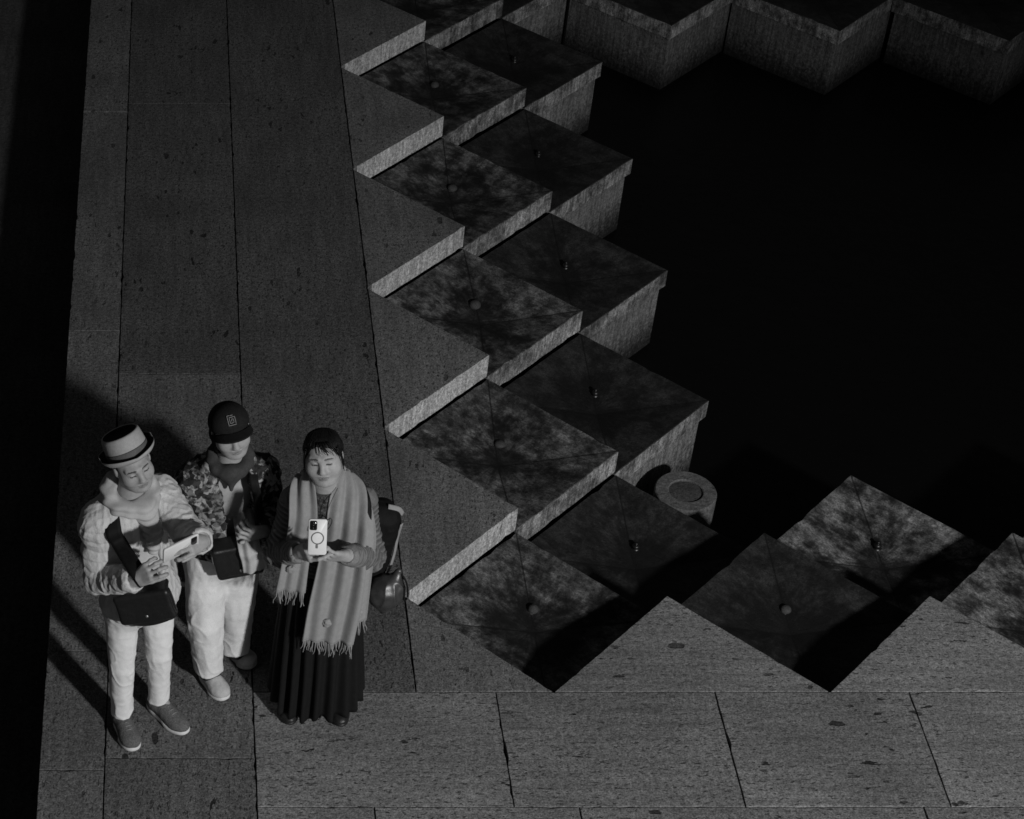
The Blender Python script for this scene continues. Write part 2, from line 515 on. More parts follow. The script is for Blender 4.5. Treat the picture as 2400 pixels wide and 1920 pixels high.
def prism(poly, z, t, bev=.004, worn=0):
    """bevelled slab with a convex outline (counter-clockwise), top at z; worn = how far its edges wander"""
    P = np.array([(a, b) for a, b in poly], float); n = len(P)
    if worn:
        out = []
        for i in range(n):
            a, b = P[i], P[(i + 1) % n]; L = np.linalg.norm(b - a); m = max(2, int(L / .035))
            nn = np.array([-(b - a)[1], (b - a)[0]]) / L
            for k in range(m):
                t_ = k / m; d = 0 if k == 0 else worn * random.uniform(-.3, 1) + (worn * random.uniform(1, 4) if random.random() < .07 else 0)
                out.append(a + (b - a) * t_ + nn * d)
        P = np.array(out); n = len(P)
    c = P.mean(0)
    def inset(d):
        out = []
        for i in range(n):
            p0, p1, p2 = P[i - 1], P[i], P[(i + 1) % n]
            e1 = (p1 - p0) / np.linalg.norm(p1 - p0); e2 = (p2 - p1) / np.linalg.norm(p2 - p1)
            n1 = np.array([-e1[1], e1[0]]); n2 = np.array([-e2[1], e2[0]])
            bis = (n1 + n2); bis /= max(bis @ n1, .2)
            out.append(p1 + bis * d)
        return out
    V = [(a, b, z - t) for a, b in P] + [(a, b, z - bev) for a, b in P] + [(a, b, z - bev * .3) for a, b in inset(bev * .4)] + [(a, b, z) for a, b in inset(bev)]
    F = []
    for l in range(3):
        for k in range(n): F.append((l * n + k, l * n + (k + 1) % n, (l + 1) * n + (k + 1) % n, (l + 1) * n + k))
    F.append(tuple(3 * n + k for k in range(n))); F.append(tuple(range(n))[::-1])
    return V, F

def shrink(poly, d):
    P = np.array(poly, float); n = len(P); out = []
    for i in range(n):
        p0, p1, p2 = P[i - 1], P[i], P[(i + 1) % n]
        e1 = (p1 - p0) / np.linalg.norm(p1 - p0); e2 = (p2 - p1) / np.linalg.norm(p2 - p1)
        n1 = np.array([-e1[1], e1[0]]); n2 = np.array([-e2[1], e2[0]])
        bis = n1 + n2; bis /= max(bis @ n1, .15)
        out.append(tuple(p1 + bis * d))
    return out

def rect(x0, x1, y0, y1): return [(x0, y0), (x1, y0), (x1, y1), (x0, y1)]

# ground far below everything, reaching past the horizon of any view
tag(obj('ground', [(-300, -300, -1.9), (300, -300, -1.9), (300, 300, -1.9), (-300, 300, -1.9)], [(0, 1, 2, 3)], M_lower, smooth=False), kind='structure')

def boxmesh(x0, x1, y0, y1, z0, z1):
    V = [(x, y, z) for z in (z0, z1) for x, y in ((x0, y0), (x1, y0), (x1, y1), (x0, y1))]
    return V, [(3, 2, 1, 0), (4, 5, 6, 7), (0, 1, 5, 4), (1, 2, 6, 5), (2, 3, 7, 6), (3, 0, 4, 7)]

v1 = boxmesh(-.562, 1.0, 3.3, 18, -1.9, -.022); v2 = boxmesh(1.0, 12, 3.3, 6.165, -1.9, -.022)
pave = tag(obj('pavement', *join([v1, v2]), M_mortar, smooth=False), kind='structure')
lower = tag(obj('lower_pavement', *boxmesh(-14, -.563, 2, 32, -1.9, -.48), M_lower, smooth=False), kind='structure')

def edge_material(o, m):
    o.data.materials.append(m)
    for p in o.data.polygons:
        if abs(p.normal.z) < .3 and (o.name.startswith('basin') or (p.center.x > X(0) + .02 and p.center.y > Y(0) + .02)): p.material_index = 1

def slab(poly, mat, z=0, t=.06, gap=.0026, name='paving_slab', parent=pave):
    V, F = prism(shrink(poly, gap), z + random.uniform(-.0012, .0012), t, .0012, .0017)
    o = obj(name, V, F, mat, parent, smooth=False)
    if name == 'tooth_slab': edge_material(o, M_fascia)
    return o

def column(x0, x1, ys, mat, **k):
    for a, b in zip(ys[:-1], ys[1:]): slab(rect(x0, x1, a, b), mat, **k)
column(-.57, -.30, [3.3, 4.6, 5.747, 6.43, 8.752, 10.95, 13.2, 15.6, 18], M_edge)
column(-.30, .322, [3.3, 4.7, 5.811, 8.386], M_near)
column(-.30, .322, [8.386, 11.05, 13.7, 18], M_mid)
column(.322, 1.02, [6.185, 13.5, 18], M_mid)
for x0, x1 in zip([.322, 1.361, 2.297, 3.127, 4.12, 5.06, 6.1, 7.2], [1.361, 2.297, 3.127, 4.12, 5.06, 6.1, 7.2, 8.3]): slab(rect(x0, x1, 5.553, 6.185), M_south)
for x0, x1 in zip([.322, .795, 1.624, 3.015, 4.2, 5.3, 6.5], [.795, 1.624, 3.015, 4.2, 5.3, 6.5, 7.7]): slab(rect(x0, x1, 4.9, 5.553), M_south)
for x0, x1 in zip([.322, 1.5, 2.7, 3.9, 5.1], [1.5, 2.7, 3.9, 5.1, 6.3]): slab(rect(x0, x1, 3.3, 4.9), M_south)
# the saw-toothed border: one three-cornered slab for each tooth
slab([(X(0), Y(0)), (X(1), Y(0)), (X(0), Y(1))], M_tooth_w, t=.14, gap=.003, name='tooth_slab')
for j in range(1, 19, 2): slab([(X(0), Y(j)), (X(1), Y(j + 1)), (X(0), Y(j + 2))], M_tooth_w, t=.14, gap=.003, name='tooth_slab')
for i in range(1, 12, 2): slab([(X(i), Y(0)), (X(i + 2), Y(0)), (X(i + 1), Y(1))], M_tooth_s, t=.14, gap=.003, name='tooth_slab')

# the stepped fountain: diamond basins in two tiers, then walls down to black water
water = tag(obj('water', [(1, 5, -.82), (16, 5, -.82), (16, 22, -.82), (1, 22, -.82)], [(0, 1, 2, 3)], M_water, smooth=False), kind='structure')
fountain = tag(empty('fountain', (1.6, 6.2, 0)), 'stepped travertine fountain with saw-toothed diamond basins around black water', 'fountain')

def basin(cx, cy, z, mat, hub=(.02, -.08), t=.135, half=Q, dip=.072, wall=None, nozzle='dome', name='basin'):
    """a diamond slab whose four facets fall to a hub; modelled about its own centre"""
    h = half - .005
    c = [(-h, 0), (0, -h), (h, 0), (0, h)]
    ring = []; flag = []
    for k in range(4):
        a, b = np.array(c[k]), np.array(c[(k + 1) % 4]); nn = np.array([-(b - a)[1], (b - a)[0]]) / np.linalg.norm(b - a)
        for q in range(16):
            d = 0 if q == 0 else random.uniform(-.0005, .0025) + (random.uniform(.003, .009) if random.random() < .08 else 0)
            ring.append(a + (b - a) * q / 16 + nn * d); flag.append(1. if q == 0 else (.0 if q in (7, 8, 9) else .4 if q in (1, 15) else .15))
    n = len(ring)
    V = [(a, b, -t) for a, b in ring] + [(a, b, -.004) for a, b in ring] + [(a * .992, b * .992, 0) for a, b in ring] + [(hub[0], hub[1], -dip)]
    F = [tuple(range(n))[::-1]]
    for l in range(2):
        for k in range(n): F.append((l * n + k, l * n + (k + 1) % n, (l + 1) * n + (k + 1) % n, (l + 1) * n + k))
    for k in range(n): F.append((2 * n + k, 2 * n + (k + 1) % n, 3 * n))
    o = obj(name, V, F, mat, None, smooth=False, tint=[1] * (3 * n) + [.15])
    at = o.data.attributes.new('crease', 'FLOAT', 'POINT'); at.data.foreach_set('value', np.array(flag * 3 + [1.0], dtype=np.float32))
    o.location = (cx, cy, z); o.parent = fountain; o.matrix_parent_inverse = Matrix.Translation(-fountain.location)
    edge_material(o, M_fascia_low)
    jx, jy = random.uniform(-.012, .012), random.uniform(-.01, .01)
    if nozzle == 'dome':
        r = random.uniform(.75, 1.0); k = random.uniform(.4, .7)
        v, f = lathe([(.0, .045), (.012, .043), (.024, .034), (.031, .018), (.033, .004), (.03, -.008), (.04, -.012), (.04, -.03)], np.eye(3), (0, 0, 0), 20)
        obj('nozzle', [(a * r + .015 + jx, b * r + .112 + jy, d * k - dip * .74) for a, b, d in v], f, M_nozzle, o)
    elif nozzle == 'metal':
        k = random.uniform(.36, .48)
        v, f = lathe([(.0, .088), (.008, .086), (.014, .078), (.013, .066), (.007, .058), (.012, .054), (.022, .046), (.027, .03), (.024, .012), (.016, .004), (.03, 0), (.03, -.03)], np.eye(3), (0, 0, 0), 20)
        obj('nozzle', [(a * .75 + .022 + jx, b * .75 + .11 + jy, d * k - dip * .74) for a, b, d in v], f, M_metal, o)
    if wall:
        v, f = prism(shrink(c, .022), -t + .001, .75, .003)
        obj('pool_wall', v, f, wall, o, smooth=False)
    return o

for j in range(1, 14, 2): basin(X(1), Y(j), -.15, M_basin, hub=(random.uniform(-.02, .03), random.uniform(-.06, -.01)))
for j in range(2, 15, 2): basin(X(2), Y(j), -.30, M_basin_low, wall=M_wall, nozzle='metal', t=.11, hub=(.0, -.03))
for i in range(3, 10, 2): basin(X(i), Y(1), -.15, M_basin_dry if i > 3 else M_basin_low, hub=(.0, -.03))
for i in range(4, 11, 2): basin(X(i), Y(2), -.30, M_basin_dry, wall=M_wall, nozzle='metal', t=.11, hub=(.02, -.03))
# far side
for k, (px, py) in enumerate([(3.33, 12.58), (4.45, 12.51), (5.55, 12.38), (6.65, 12.25)]):
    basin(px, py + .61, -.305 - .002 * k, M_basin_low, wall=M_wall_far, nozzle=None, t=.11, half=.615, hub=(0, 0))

# round stone pedestal standing in the pool
ped = tag(empty('round_pedestal', (2.585, 8.0, -.82)), 'round pale stone pedestal ring beside the corner basin', 'pedestal')
pc = (2.585, 8.0, -.45)
v, f = lathe([(.085, -.06), (.085, -.004), (.089, 0), (.15, 0), (.156, -.006), (.156, -.5)], np.eye(3), pc, 56); obj('ring', v, f, M_ring, ped, smooth=False)
v, f = lathe([(0, -.010), (.07, -.009), (.0848, -.012)], np.eye(3), pc, 40); obj('inner_plate', v, f, M_plate, ped)

# ================================================================ people
def skin_material(name, base):
    m, nt, b = mat_base(name, .55, .35)
    tc = N(nt, 'ShaderNodeTexCoord').outputs['Object']
    at = N(nt, 'ShaderNodeAttribute'); at.attribute_name = 'tint'
    v = math_node(nt, 'MULTIPLY', math_node(nt, 'MULTIPLY', mapr(nt, noise(nt, tc, 70, 4), .3, .7, .88, 1.1), base), at.outputs['Fac'])
    nt.links.new(v, b.inputs['Base Color'])
    bp = N(nt, 'ShaderNodeBump'); bp.inputs['Strength'].default_value = .2; bp.inputs['Distance'].default_value = .002
    nt.links.new(noise(nt, tc, 180, 3), bp.inputs['Height']); nt.links.new(bp.outputs[0], b.inputs['Normal'])
    return m
M_skin = skin_material('skin', .35)
M_hair = cloth('dark_hair', .006, .55, .4, 90, .4, spec=.25)

HS = .9
def head_field(F, c, M, full=1.0):
    """a head about 0.22 m high: c is its centre, M its right, forward and up axes"""
    L = lambda x, f, u: c + M @ (A(x, f, u) * HS)
    E = lambda p, r: ell(L(*p), A(*r) * HS, M)
    F.add(E((0, -.012, .028), (.073, .091, .070)), .02)
    F.add(E((0, .022, -.022), (.063 * full, .066, .083)), .03)
    F.add(cap(L(0, .045, -.085), L(0, .06, -.09), .026, .021), .025)
    for s in (-1, 1):
        F.add(E((s * .04 * full, .046, -.028), (.03, .032, .034)), .025)
        F.add(cap(L(s * .052, .0, -.055), L(s * .026, .045, -.09), .018, .016), .03)
        F.add(cap(L(s * .012, .082, .03), L(s * .045, .066, .03), .011, .009), .012)
        F.cut(E((s * .032, .1, .010), (.017, .02, .010)), .014)
        F.add(E((s * .031, .073, .008), (.0155, .012, .0105)), .004)
        F.cut(cap(L(s * .019, .0865, .0045), L(s * .044, .080, .005), .0022, .0022), .003)
        F.add(E((s * .077, -.004, -.002), (.009, .018, .03)), .006)
        F.add(cap(L(s * .008, .09, -.030), L(s * .0145, .085, -.031), .009, .0085), .007)
    F.add(cap(L(0, .083, .018), L(0, .099, -.024), .008, .0115), .012)
    F.add(E((0, .079, -.054), (.025, .012, .0055)), .006)
    F.add(E((0, .079, -.0655), (.021, .012, .006)), .006)
    F.cut(cap(L(-.021, .084, -.060), L(.021, .084, -.060), .0022, .0022), .004)

def head_tint(V, c, M, lips=.62, brows=.16):
    q = (V - c) @ M / HS
    t = np.ones(len(V))
    front = q[:, 1] > .045
    lip = front & ((q[:, 0] / .024) ** 2 + ((q[:, 2] + .060) / .0105) ** 2 < 1)
    t[lip] = lips
    for s in (-1, 1):
        x = q[:, 0] * s
        b = front & (np.abs(x - .032) < .018) & (np.abs(q[:, 2] - (.0325 - .12 * (x - .032) ** 1 - 6 * (x - .03) ** 2)) < .0035)
        t[b] = brows
        e = front & (np.abs(x - .0315) < .0135) & (np.abs(q[:, 2] - .0045) < .0035)
        t[e] = .12
    return t

def hand_field(F, wrist, d, n, side, scale=.92, bends=(25, 35, 30), spread=4, thumb=(.55, .75, .1), thumb2=(.9, .25, .1)):
    """palm, four fingers of three joints and a thumb; d towards the fingertips, n out of the palm, side = +1/-1 thumb side"""
    d = nrm(d); n = np.asarray(n, float); n = nrm(n - d * (n @ d)); s = np.cross(d, n) * side
    w = np.asarray(wrist, float); k = scale
    offs = (.033, .011, -.011, -.031); lens = ((.043, .026, .021), (.047, .030, .022), (.044, .028, .022), (.034, .021, .019)); rad = (.0088, .0090, .0088, .0078)
    F.add(cap(w - d * .03, w + d * .012 * k, .024, .022), .015)
    for o, ln, r in zip(offs, lens, rad):
        kn = w + d * (.084 - abs(o) * .18) * k + s * o * k
        F.add(cap(w + d * .01 * k + s * o * .55 * k, kn, .0155 * k, .0125 * k), .012)
        p = kn; ang = 0; fan = R(spread) * o / .011
        dd = nrm(d * math.cos(fan) + s * math.sin(fan))
        for l, b in zip(ln, bends):
            ang += R(b)
            v = dd * math.cos(ang) + n * math.sin(ang)
            q = p + v * l * k
            F.add(cap(p, q, r * k * 1.04, r * k * .94), .004); p = q
    base = w + d * .022 * k + s * .022 * k + n * .004
    t1 = nrm(d * thumb[0] + s * thumb[1] + n * thumb[2]); t2 = nrm(d * thumb2[0] + s * thumb2[1] + n * thumb2[2])
    m = base + t1 * .038 * k
    F.add(cap(base, m, .0155 * k, .012 * k), .012)
    F.add(cap(m, m + t2 * .032 * k, .0112 * k, .010 * k), .005)
    F.add(cap(m + t2 * .032 * k, m + t2 * .055 * k, .010 * k, .0085 * k), .004)

def torso_field(F, J, inf=0, k=.06, belly=0):
    M = J['tM']
    F.add(ell(J['chest'], A(.135, .095, .15) + inf, M), k)
    F.add(ell(J['chest'] + M @ A(0, -.005, .07), A(.14, .08, .075) + inf, M), k)
    F.add(ell(J['belly'] + M @ A(0, belly * .5, 0), A(.125, .095 + belly, .13) + inf, M), k)
    F.add(ell(J['pelvis'], A(.145, .105, .11) + inf, M), k)
    for s in ('L', 'R'): F.add(cap(J['neck'] + A(0, 0, -.04), J['sh' + s], .045 + inf, .05 + inf), .04)

def body(name, J, mat, parent, hands, h=.0036, full=1.0):
    lo = np.min([J[k] for k in J if k != 'tM' and k != 'hM'], 0) - .2; hi = np.max([J[k] for k in J if k != 'tM' and k != 'hM'], 0) + .2
    lo[2] = -.02
    F = Field(lo, hi, h)
    torso_field(F, J, -.03)
    F.add(cap(J['neck'] + A(0, 0, -.04), J['head'] + J['hM'] @ A(0, -.02, -.06), .055, .05), .03)
    for s in ('L', 'R'):
        F.chain([J['sh' + s], J['el' + s], J['wr' + s]], [.042, .033, .025], .02)
        F.chain([J['hip' + s], J['kn' + s], J['an' + s]], [.055, .033, .026], .02)
        F.add(cap(J['an' + s], J['toe' + s] * .5 + J['an' + s] * .5 - A(0, 0, .01), .026, .02), .02)
    for hd in hands: hand_field(F, **hd)
    head_field(F, J['head'], J['hM'], full)
    V, Qd = F.mesh()
    V = relax(V, Qd, 1, .35)
    return obj(name, V, Qd, mat, parent, tint=head_tint(V, J['head'], J['hM']))

def grown(name, F, mat, parent, disp=None, tint=None, it=1):
    V, Qd = F.mesh(); V = relax(V, Qd, it, .5)
    Nn = normals(V, Qd)
    if disp is not None: V = V + Nn * disp(V, Nn)[:, None]
    return obj(name, V, Qd, mat, parent, tint=None if tint is None else tint(V))

def push_out(F, pts, d, off):
    """move points along d until they lie off outside the field's surface"""
    d = nrm(d); out = []
    for p in pts:
        p = np.asarray(p, float) - d * .12; last = p
        for k in range(90):
            q = p + d * .004 * k
            i = np.clip(np.round((q - F.lo) / F.h).astype(int), 0, F.n - 1)
            if F.F[tuple(i)] < off: last = q
        out.append(last + d * .004)
    return out

def bounds(pts, m):
    P = np.array(pts); return P.min(0) - m, P.max(0) + m

def shoe(heel, toe, parent, upper, sole_mat, width=.088, height=.085, ankle=None, sole_h=.024, lace=None, name='shoe'):
    heel = np.asarray(heel, float); toe = np.asarray(toe, float)
    d = toe - heel; L = np.linalg.norm(d[:2]); d = A(d[0], d[1], 0) / L; s = A(-d[1], d[0], 0)
    M = np.stack([s, d, A(0, 0, 1)], 1); at = lambda f, w, z: A(heel[0], heel[1], 0) + d * f * L + s * w + A(0, 0, z)
    lo, hi = bounds([at(-.1, 0, 0), at(1.1, 0, .15)], .07)
    F = Field(lo, hi, .0032)
    z0 = sole_h
    F.add(ell(at(.74, 0, z0 + .012), (width * .5, L * .29, height * .42), M), .02)
    F.add(ell(at(.40, 0, z0 + .022), (width * .42, L * .30, height * .56), M), .03)
    F.add(ell(at(.13, 0, z0 + .03), (width * .37, L * .16, height * .62), M), .03)
    if ankle is not None: F.add(cap(at(.2, 0, z0 + .04), ankle, width * .40, width * .38), .02)
    F.clip((0, 0, z0 - .004), (0, 0, -1))
    if ankle is not None:
        an = np.asarray(ankle, float)
        F.clip(at(.18, 0, z0 + height * .80), M @ A(0, -.35, 1))
        F.cut(cap(at(.2, 0, z0 + .05), an + A(0, 0, .06), width * .27, width * .33), .006)
    root = grown(name, F, upper, parent, disp=lambda V, Nn: .0012 * vnoise(V, 60, 3))
    out = []
    n = 40
    for k in range(n):
        g = 2 * math.pi * k / n; y = math.cos(g); x = math.sin(g)
        w = width * .5 * (1.04 if y > 0 else .86) * (1 - .10 * math.exp(-((y + .15) / .3) ** 2))
        out.append((math.copysign(abs(x) ** .8, x) * w, .5 + .525 * math.copysign(abs(y) ** .85, y)))
    V = []; Fc = []
    prof = [(.985, .003), (1.02, .008), (1.03, sole_h * .6), (1.0, sole_h + .002), (.9, sole_h + .003)]
    for r, z in prof:
        for x, y in out: V.append(at(.5 + (y - .5) * r, x * r, z + (.008 * max(0, y - .75) / .3)))
    for l in range(len(prof) - 1):
        for k in range(n): Fc.append((l * n + k, l * n + (k + 1) % n, (l + 1) * n + (k + 1) % n, (l + 1) * n + k))
    Fc.append(tuple(range(n))[::-1]); Fc.append(tuple((len(prof) - 1) * n + k for k in range(n)))
    obj('sole', V, Fc, sole_mat, root)
    if lace is not None:
        parts = []
        for k in range(5):
            f = .36 + .08 * k; z = z0 + .022 + height * .56 * (1 - ((f - .38) / .6) ** 2) - .005
            parts.append(tube([at(f, -.016, z - .004), at(f + .012, 0, z + .002), at(f, .016, z - .004)], .0026, 6))
        obj('laces', *join(parts), lace, root)
    return root

def trousers(name, J, rad, mat, parent, seed=1, hem=.07, pelvis=.012, fold=.006):
    pts = [J[k] for k in ('hipL', 'hipR', 'knL', 'knR', 'anL', 'anR', 'pelvis')]
    lo, hi = bounds(pts, .2); F = Field(lo, hi, .0048)
    F.add(ell(J['pelvis'] + A(0, 0, -.01), A(.145, .11, .12) + pelvis, J['tM']), .05)
    for s in ('L', 'R'):
        hp, kn, an = J['hip' + s], J['kn' + s], J['an' + s]
        m1 = hp * .5 + kn * .5; m2 = kn * .45 + an * .55
        F.add(cap(hp, m1, rad[0], rad[1]), .035); F.chain([m1, kn, m2, an - A(0, 0, .1)], [rad[1], rad[2], rad[3], rad[4]], .006)
    F.clip((0, 0, hem), (0, 0, -1))
    for s in ('L', 'R'): F.cut(cap(J['an' + s] + A(0, 0, .0), J['an' + s] - A(0, 0, .1), rad[4] - .012, rad[4] - .008), .004)
    F.clip((0, 0, J['pelvis'][2] + .13), (0, 0, 1))
    def disp(V, Nn):
        lowz = np.clip((.32 - V[:, 2]) / .2, 0, 1)
        kn = np.exp(-((V[:, 2] - J['knL'][2]) / .09) ** 2)
        w = vnoise(V * A(1, 1, .22), 24, seed) * fold * .55 + vnoise(V * A(1, 1, .3), 48, seed + 3) * fold * .3
        r = (1 - np.abs(vnoise((V + A(.35, .2, 0) * V[:, 2:3]) * A(1, 1, .75), 19, seed + 1))) ** 5
        w = w + r * (.0012 + .0035 * kn + .003 * lowz)
        return w + vnoise(V, 70, seed + 2) * .0008
    return grown(name, F, mat, parent, disp)

def strap(name, pts, width, sides, mat, parent, thick=.004, nout=(0, -1, .3), nv=50):
    V, Fc, _ = ribbon(pts, [width] * len(pts), sides, None, 5, nv, thick, nout)
    return obj(name, V, Fc, mat, parent)

M_white_trousers = cloth('white_cotton', .72, .9, .05, 40, .3, wrinkle=.6, wscale=18)
M_pale_trousers = cloth('pale_twill', .66, .9, .10, 12, .4, wrinkle=1.6, wscale=14)
M_puffer = cloth('pale_quilted_nylon', .54, .6, .08, 30, .5, spec=.3, wrinkle=3.5, wscale=26)
M_top = cloth('pale_knit_top', .45, .9, .07, 30, .4)
M_shawl_m = cloth('pale_neck_scarf', .46, .95, .07, 30, .4)
M_shoe_grey = cloth('grey_mesh_shoe', .11, .85, .25, 130, .6)
M_sole_white = cloth('white_rubber', .62, .6, .06)
M_lace = cloth('lace', .2, .8)
M_black_leather = cloth('black_leather', .012, .42, .2, 60, .4, spec=.45)
M_black_strap = cloth('black_webbing', .008, .7, .2)
M_hat_light = cloth('pale_felt', .40, .95, .08, 60, .3)
M_hat_dark = cloth('dark_felt', .02, .9, .2)
M_hat_band = cloth('grey_ribbon', .115, .8, .15, 40, .4)
M_phone_white = cloth('white_phone_case', .72, .4, .03, 20, .05, spec=.4)
M_phone_dark, _nt, _b = mat_base('dark_lens_glass', .15, .5); _b.inputs['Base Color'].default_value = (.008, .008, .008, 1)
M_phone_ring = cloth('grey_ring', .16, .5)
M_sock = cloth('dark_sock', .02, .9)
M_brass, _nt, _b = mat_base('worn_clasp_metal', .35, .5); _b.inputs['Base Color'].default_value = (.35, .35, .35, 1); _b.inputs['Metallic'].default_value = .7

# ---------------------------------------------------------------- the person in the trilby
man = tag(empty('person', (-.16, 6.03, 0)), 'person in pale trilby, quilted jacket and white trousers, looking down at a phone', 'person', 'tourists standing at the fountain edge')
J = dict(tM=frame(30), hM=frame(26, 3, 13), head=A(-.172, 6.0, 1.442), neck=A(-.185, 6.03, 1.27), chest=A(-.185, 6.035, 1.10), belly=A(-.17, 6.03, .92), pelvis=A(-.15, 6.025, .745),
         shL=A(-.305, 5.965, 1.17), elL=A(-.305, 5.925, .92), wrL=A(-.155, 5.765, 1.065), shR=A(-.07, 6.11, 1.19), elR=A(.045, 5.945, 1.13), wrR=A(.088, 5.79, 1.235),
         hipL=A(-.222, 5.985, .69), knL=A(-.228, 5.965, .39), anL=A(-.232, 5.995, .09), hipR=A(-.078, 6.06, .69), knR=A(-.078, 6.03, .40), anR=A(-.078, 6.075, .09), toeL=A(-.178, 5.845, .03), toeR=A(.035, 5.94, .03))
pm_x = nrm(A(.84, .54, .06)); pm_n = nrm(A(.5, -.84, -.12)); pm_n = nrm(pm_n - pm_x * (pm_n @ pm_x)); pm_u = np.cross(pm_x, pm_n); pm_u = pm_u if pm_u[2] > 0 else -pm_u
pm_c = A(.012, 5.715, 1.275); PM = np.stack([pm_x, pm_n, pm_u], 1)
body('body', J, M_skin, man, [
    dict(wrist=J['wrL'], d=A(.085, -.035, .11), n=A(.45, .35, -.1), side=-1, bends=(20, 50, 45), thumb=(.6, .3, .5), thumb2=(.8, .2, .5)),
    dict(wrist=J['wrR'], d=A(-.045, -.06, .035), n=A(-.6, .1, -.3), side=1, bends=(25, 45, 40), thumb=(.6, .4, .3), thumb2=(.9, .2, .4))])
# trousers, shoes
trousers('trousers', J, (.074, .063, .051, .047, .043), M_white_trousers, man, 1, .085)
for s, hl in (('L', A(-.250, 6.03, 0)), ('R', A(-.118, 6.112, 0))):
    shoe(hl, J['toe' + s], man, M_shoe_grey, M_sole_white, .09, .08, J['an' + s] + A(0, .0, .03), .024, M_lace)
# top under the jacket
F = Field(*bounds([J['chest'], J['pelvis'], J['neck']], .24), .0055)
torso_field(F, J, .004); F.clip((0, 0, .70), (0, 0, -1))
grown('shirt', F, M_top, man, lambda V, Nn: .004 * vnoise(V * A(1, 1, .4), 22, 5) + .006 * (1 - np.abs(vnoise(V, 11, 6))) ** 4)
# jacket
def sleeve_pts(s): return [J['sh' + s] + A(0, 0, .01), J['el' + s], J['el' + s] * .12 + J['wr' + s] * .88]
lo, hi = bounds([J[k] for k in ('shL', 'shR', 'elL', 'elR', 'wrL', 'wrR', 'pelvis', 'neck')], .2)
F = Field(lo, hi, .0045)
torso_field(F, J, .022)
for s in ('L', 'R'): p = sleeve_pts(s); F.add(cap(p[0], p[1], .066, .060), .03); F.add(cap(p[1], p[2], .060, .050), .012)
tM = J['tM']
F.cut(rbox(J['chest'] + tM @ A(.03, .16, -.12), (.05, .12, .50), .02, tM), .01)
F.cut(cap(J['neck'] + A(0, 0, .02), J['neck'] + A(.03, -.02, .2), .075, .1), .02)
F.clip((0, 0, .64), (0, 0, -1))
for s in ('L', 'R'):
    p = sleeve_pts(s); d = nrm(p[2] - p[1]); F.clip(p[2], d) if False else None
    F.cut(cap(p[2] + d * .035, p[2] + d * .09, .041, .041), .004)
def puff(V, Nn):
    out = np.zeros(len(V))
    sL, dL = along(V, sleeve_pts('L')); sR, dR = along(V, sleeve_pts('R'))
    arm = np.minimum(dL, dR) < .085
    s = np.where(dL < dR, sL, sR)
    wob = vnoise(V, 10, 11) * .022 + vnoise(V, 24, 14) * .006
    q = np.where(arm, s + wob, V[:, 2] + wob)
    lam = np.where(arm, .047, .085)
    b = np.sqrt(np.abs(np.sin(math.pi * q / lam)))
    out += (b - .75) * np.where(arm, .005, .003)
    cr = (1 - np.abs(vnoise(V * A(1.2, 1.2, .8), 34, 12))) ** 3
    cr2 = (1 - np.abs(vnoise(V * A(1.6, 1.6, .7), 17, 15))) ** 4
    return out + cr * .004 + cr2 * .005 + vnoise(V, 22, 13) * .0025
grown('jacket', F, M_puffer, man, puff); F_jacket = F
# neck scarf
F = Field(*bounds([J['neck']], .24), .004)
rg = [J['neck'] + tM @ A(.085 * math.cos(a), .075 * math.sin(a) + .012, .015 - .035 * math.sin(a)) for a in np.linspace(0, 2 * math.pi, 13)]
F.chain(rg, [.029] * 13, .02)
F.chain([J['neck'] + tM @ A(.02, .09, -.02), J['neck'] + tM @ A(.035, .12, -.12), J['neck'] + tM @ A(.03, .13, -.2)], [.04, .035, .025], .03)
grown('neck_scarf', F, M_shawl_m, man, lambda V, Nn: .006 * np.sin(((V - J['neck']) @ tM)[:, 2] * 190 + 3 * vnoise(V, 9, 2)) * .6 + .004 * vnoise(V, 20, 3))
# hair below the hat
F = Field(*bounds([J['head']], .16), .004)
hM, hc = J['hM'], J['head']; HL = lambda x, f, u: hc + hM @ (A(x, f, u) * HS)
F.add(ell(HL(0, -.03, .02), (.075, .082, .085), hM), .02)
F.cut(ell(HL(0, .09, -.03), (.085, .085, .12), hM), .01)
F.cut(rbox(HL(0, .0, -.15), (.2, .2, .075), .01, hM), .02)
grown('hair', F, M_hair, man, lambda V, Nn: .003 * np.sin(((V - hc) @ hM)[:, 0] * 700 + 5 * vnoise(V, 20, 1)))
# hat
HM = frame(20, 29, 15)
hat_c = HL(.006, -.020, .040)
ov = lambda x, y, z: (x * .93, y * 1.10, z)
def brim_warp(x, y, z):
    r = math.hypot(x * .0 + x, y); w = max(0, (r - .082) / .030)
    return x * .95, y * 1.12, z + w * w * (.010 + .012 * abs(x) / max(r, .01)) - (.010 * w if y > 0 else -.004 * w)
v, f = lathe([(.070, .006), (.086, .0), (.097, -.003), (.111, .002), (.1125, .0045), (.111, .006), (.097, .002), (.0895, .005)], HM, hat_c, 64, brim_warp); brim = obj('hat_brim', v, f, M_hat_dark, man)
v, f = lathe([(.072, -.001), (.086, -.0065), (.097, -.0095), (.110, -.0048), (.1145, .000), (.1155, .0035), (.1135, .0055)], HM, hat_c, 64, brim_warp); obj('brim_lining', v, f, M_hat_light, brim)
v, f = lathe([(.0885, .004), (.0880, .030), (.086, .055), (.083, .078), (.080, .087), (.076, .091), (.072, .089)], HM, hat_c, 64, ov); crown = obj('hat_crown', v, f, M_hat_light, man)
v, f = lathe([(.0725, .0892), (.066, .080), (.055, .074), (0, .077)], HM, hat_c, 48, ov); obj('crown_top', v, f, M_hat_dark, crown)
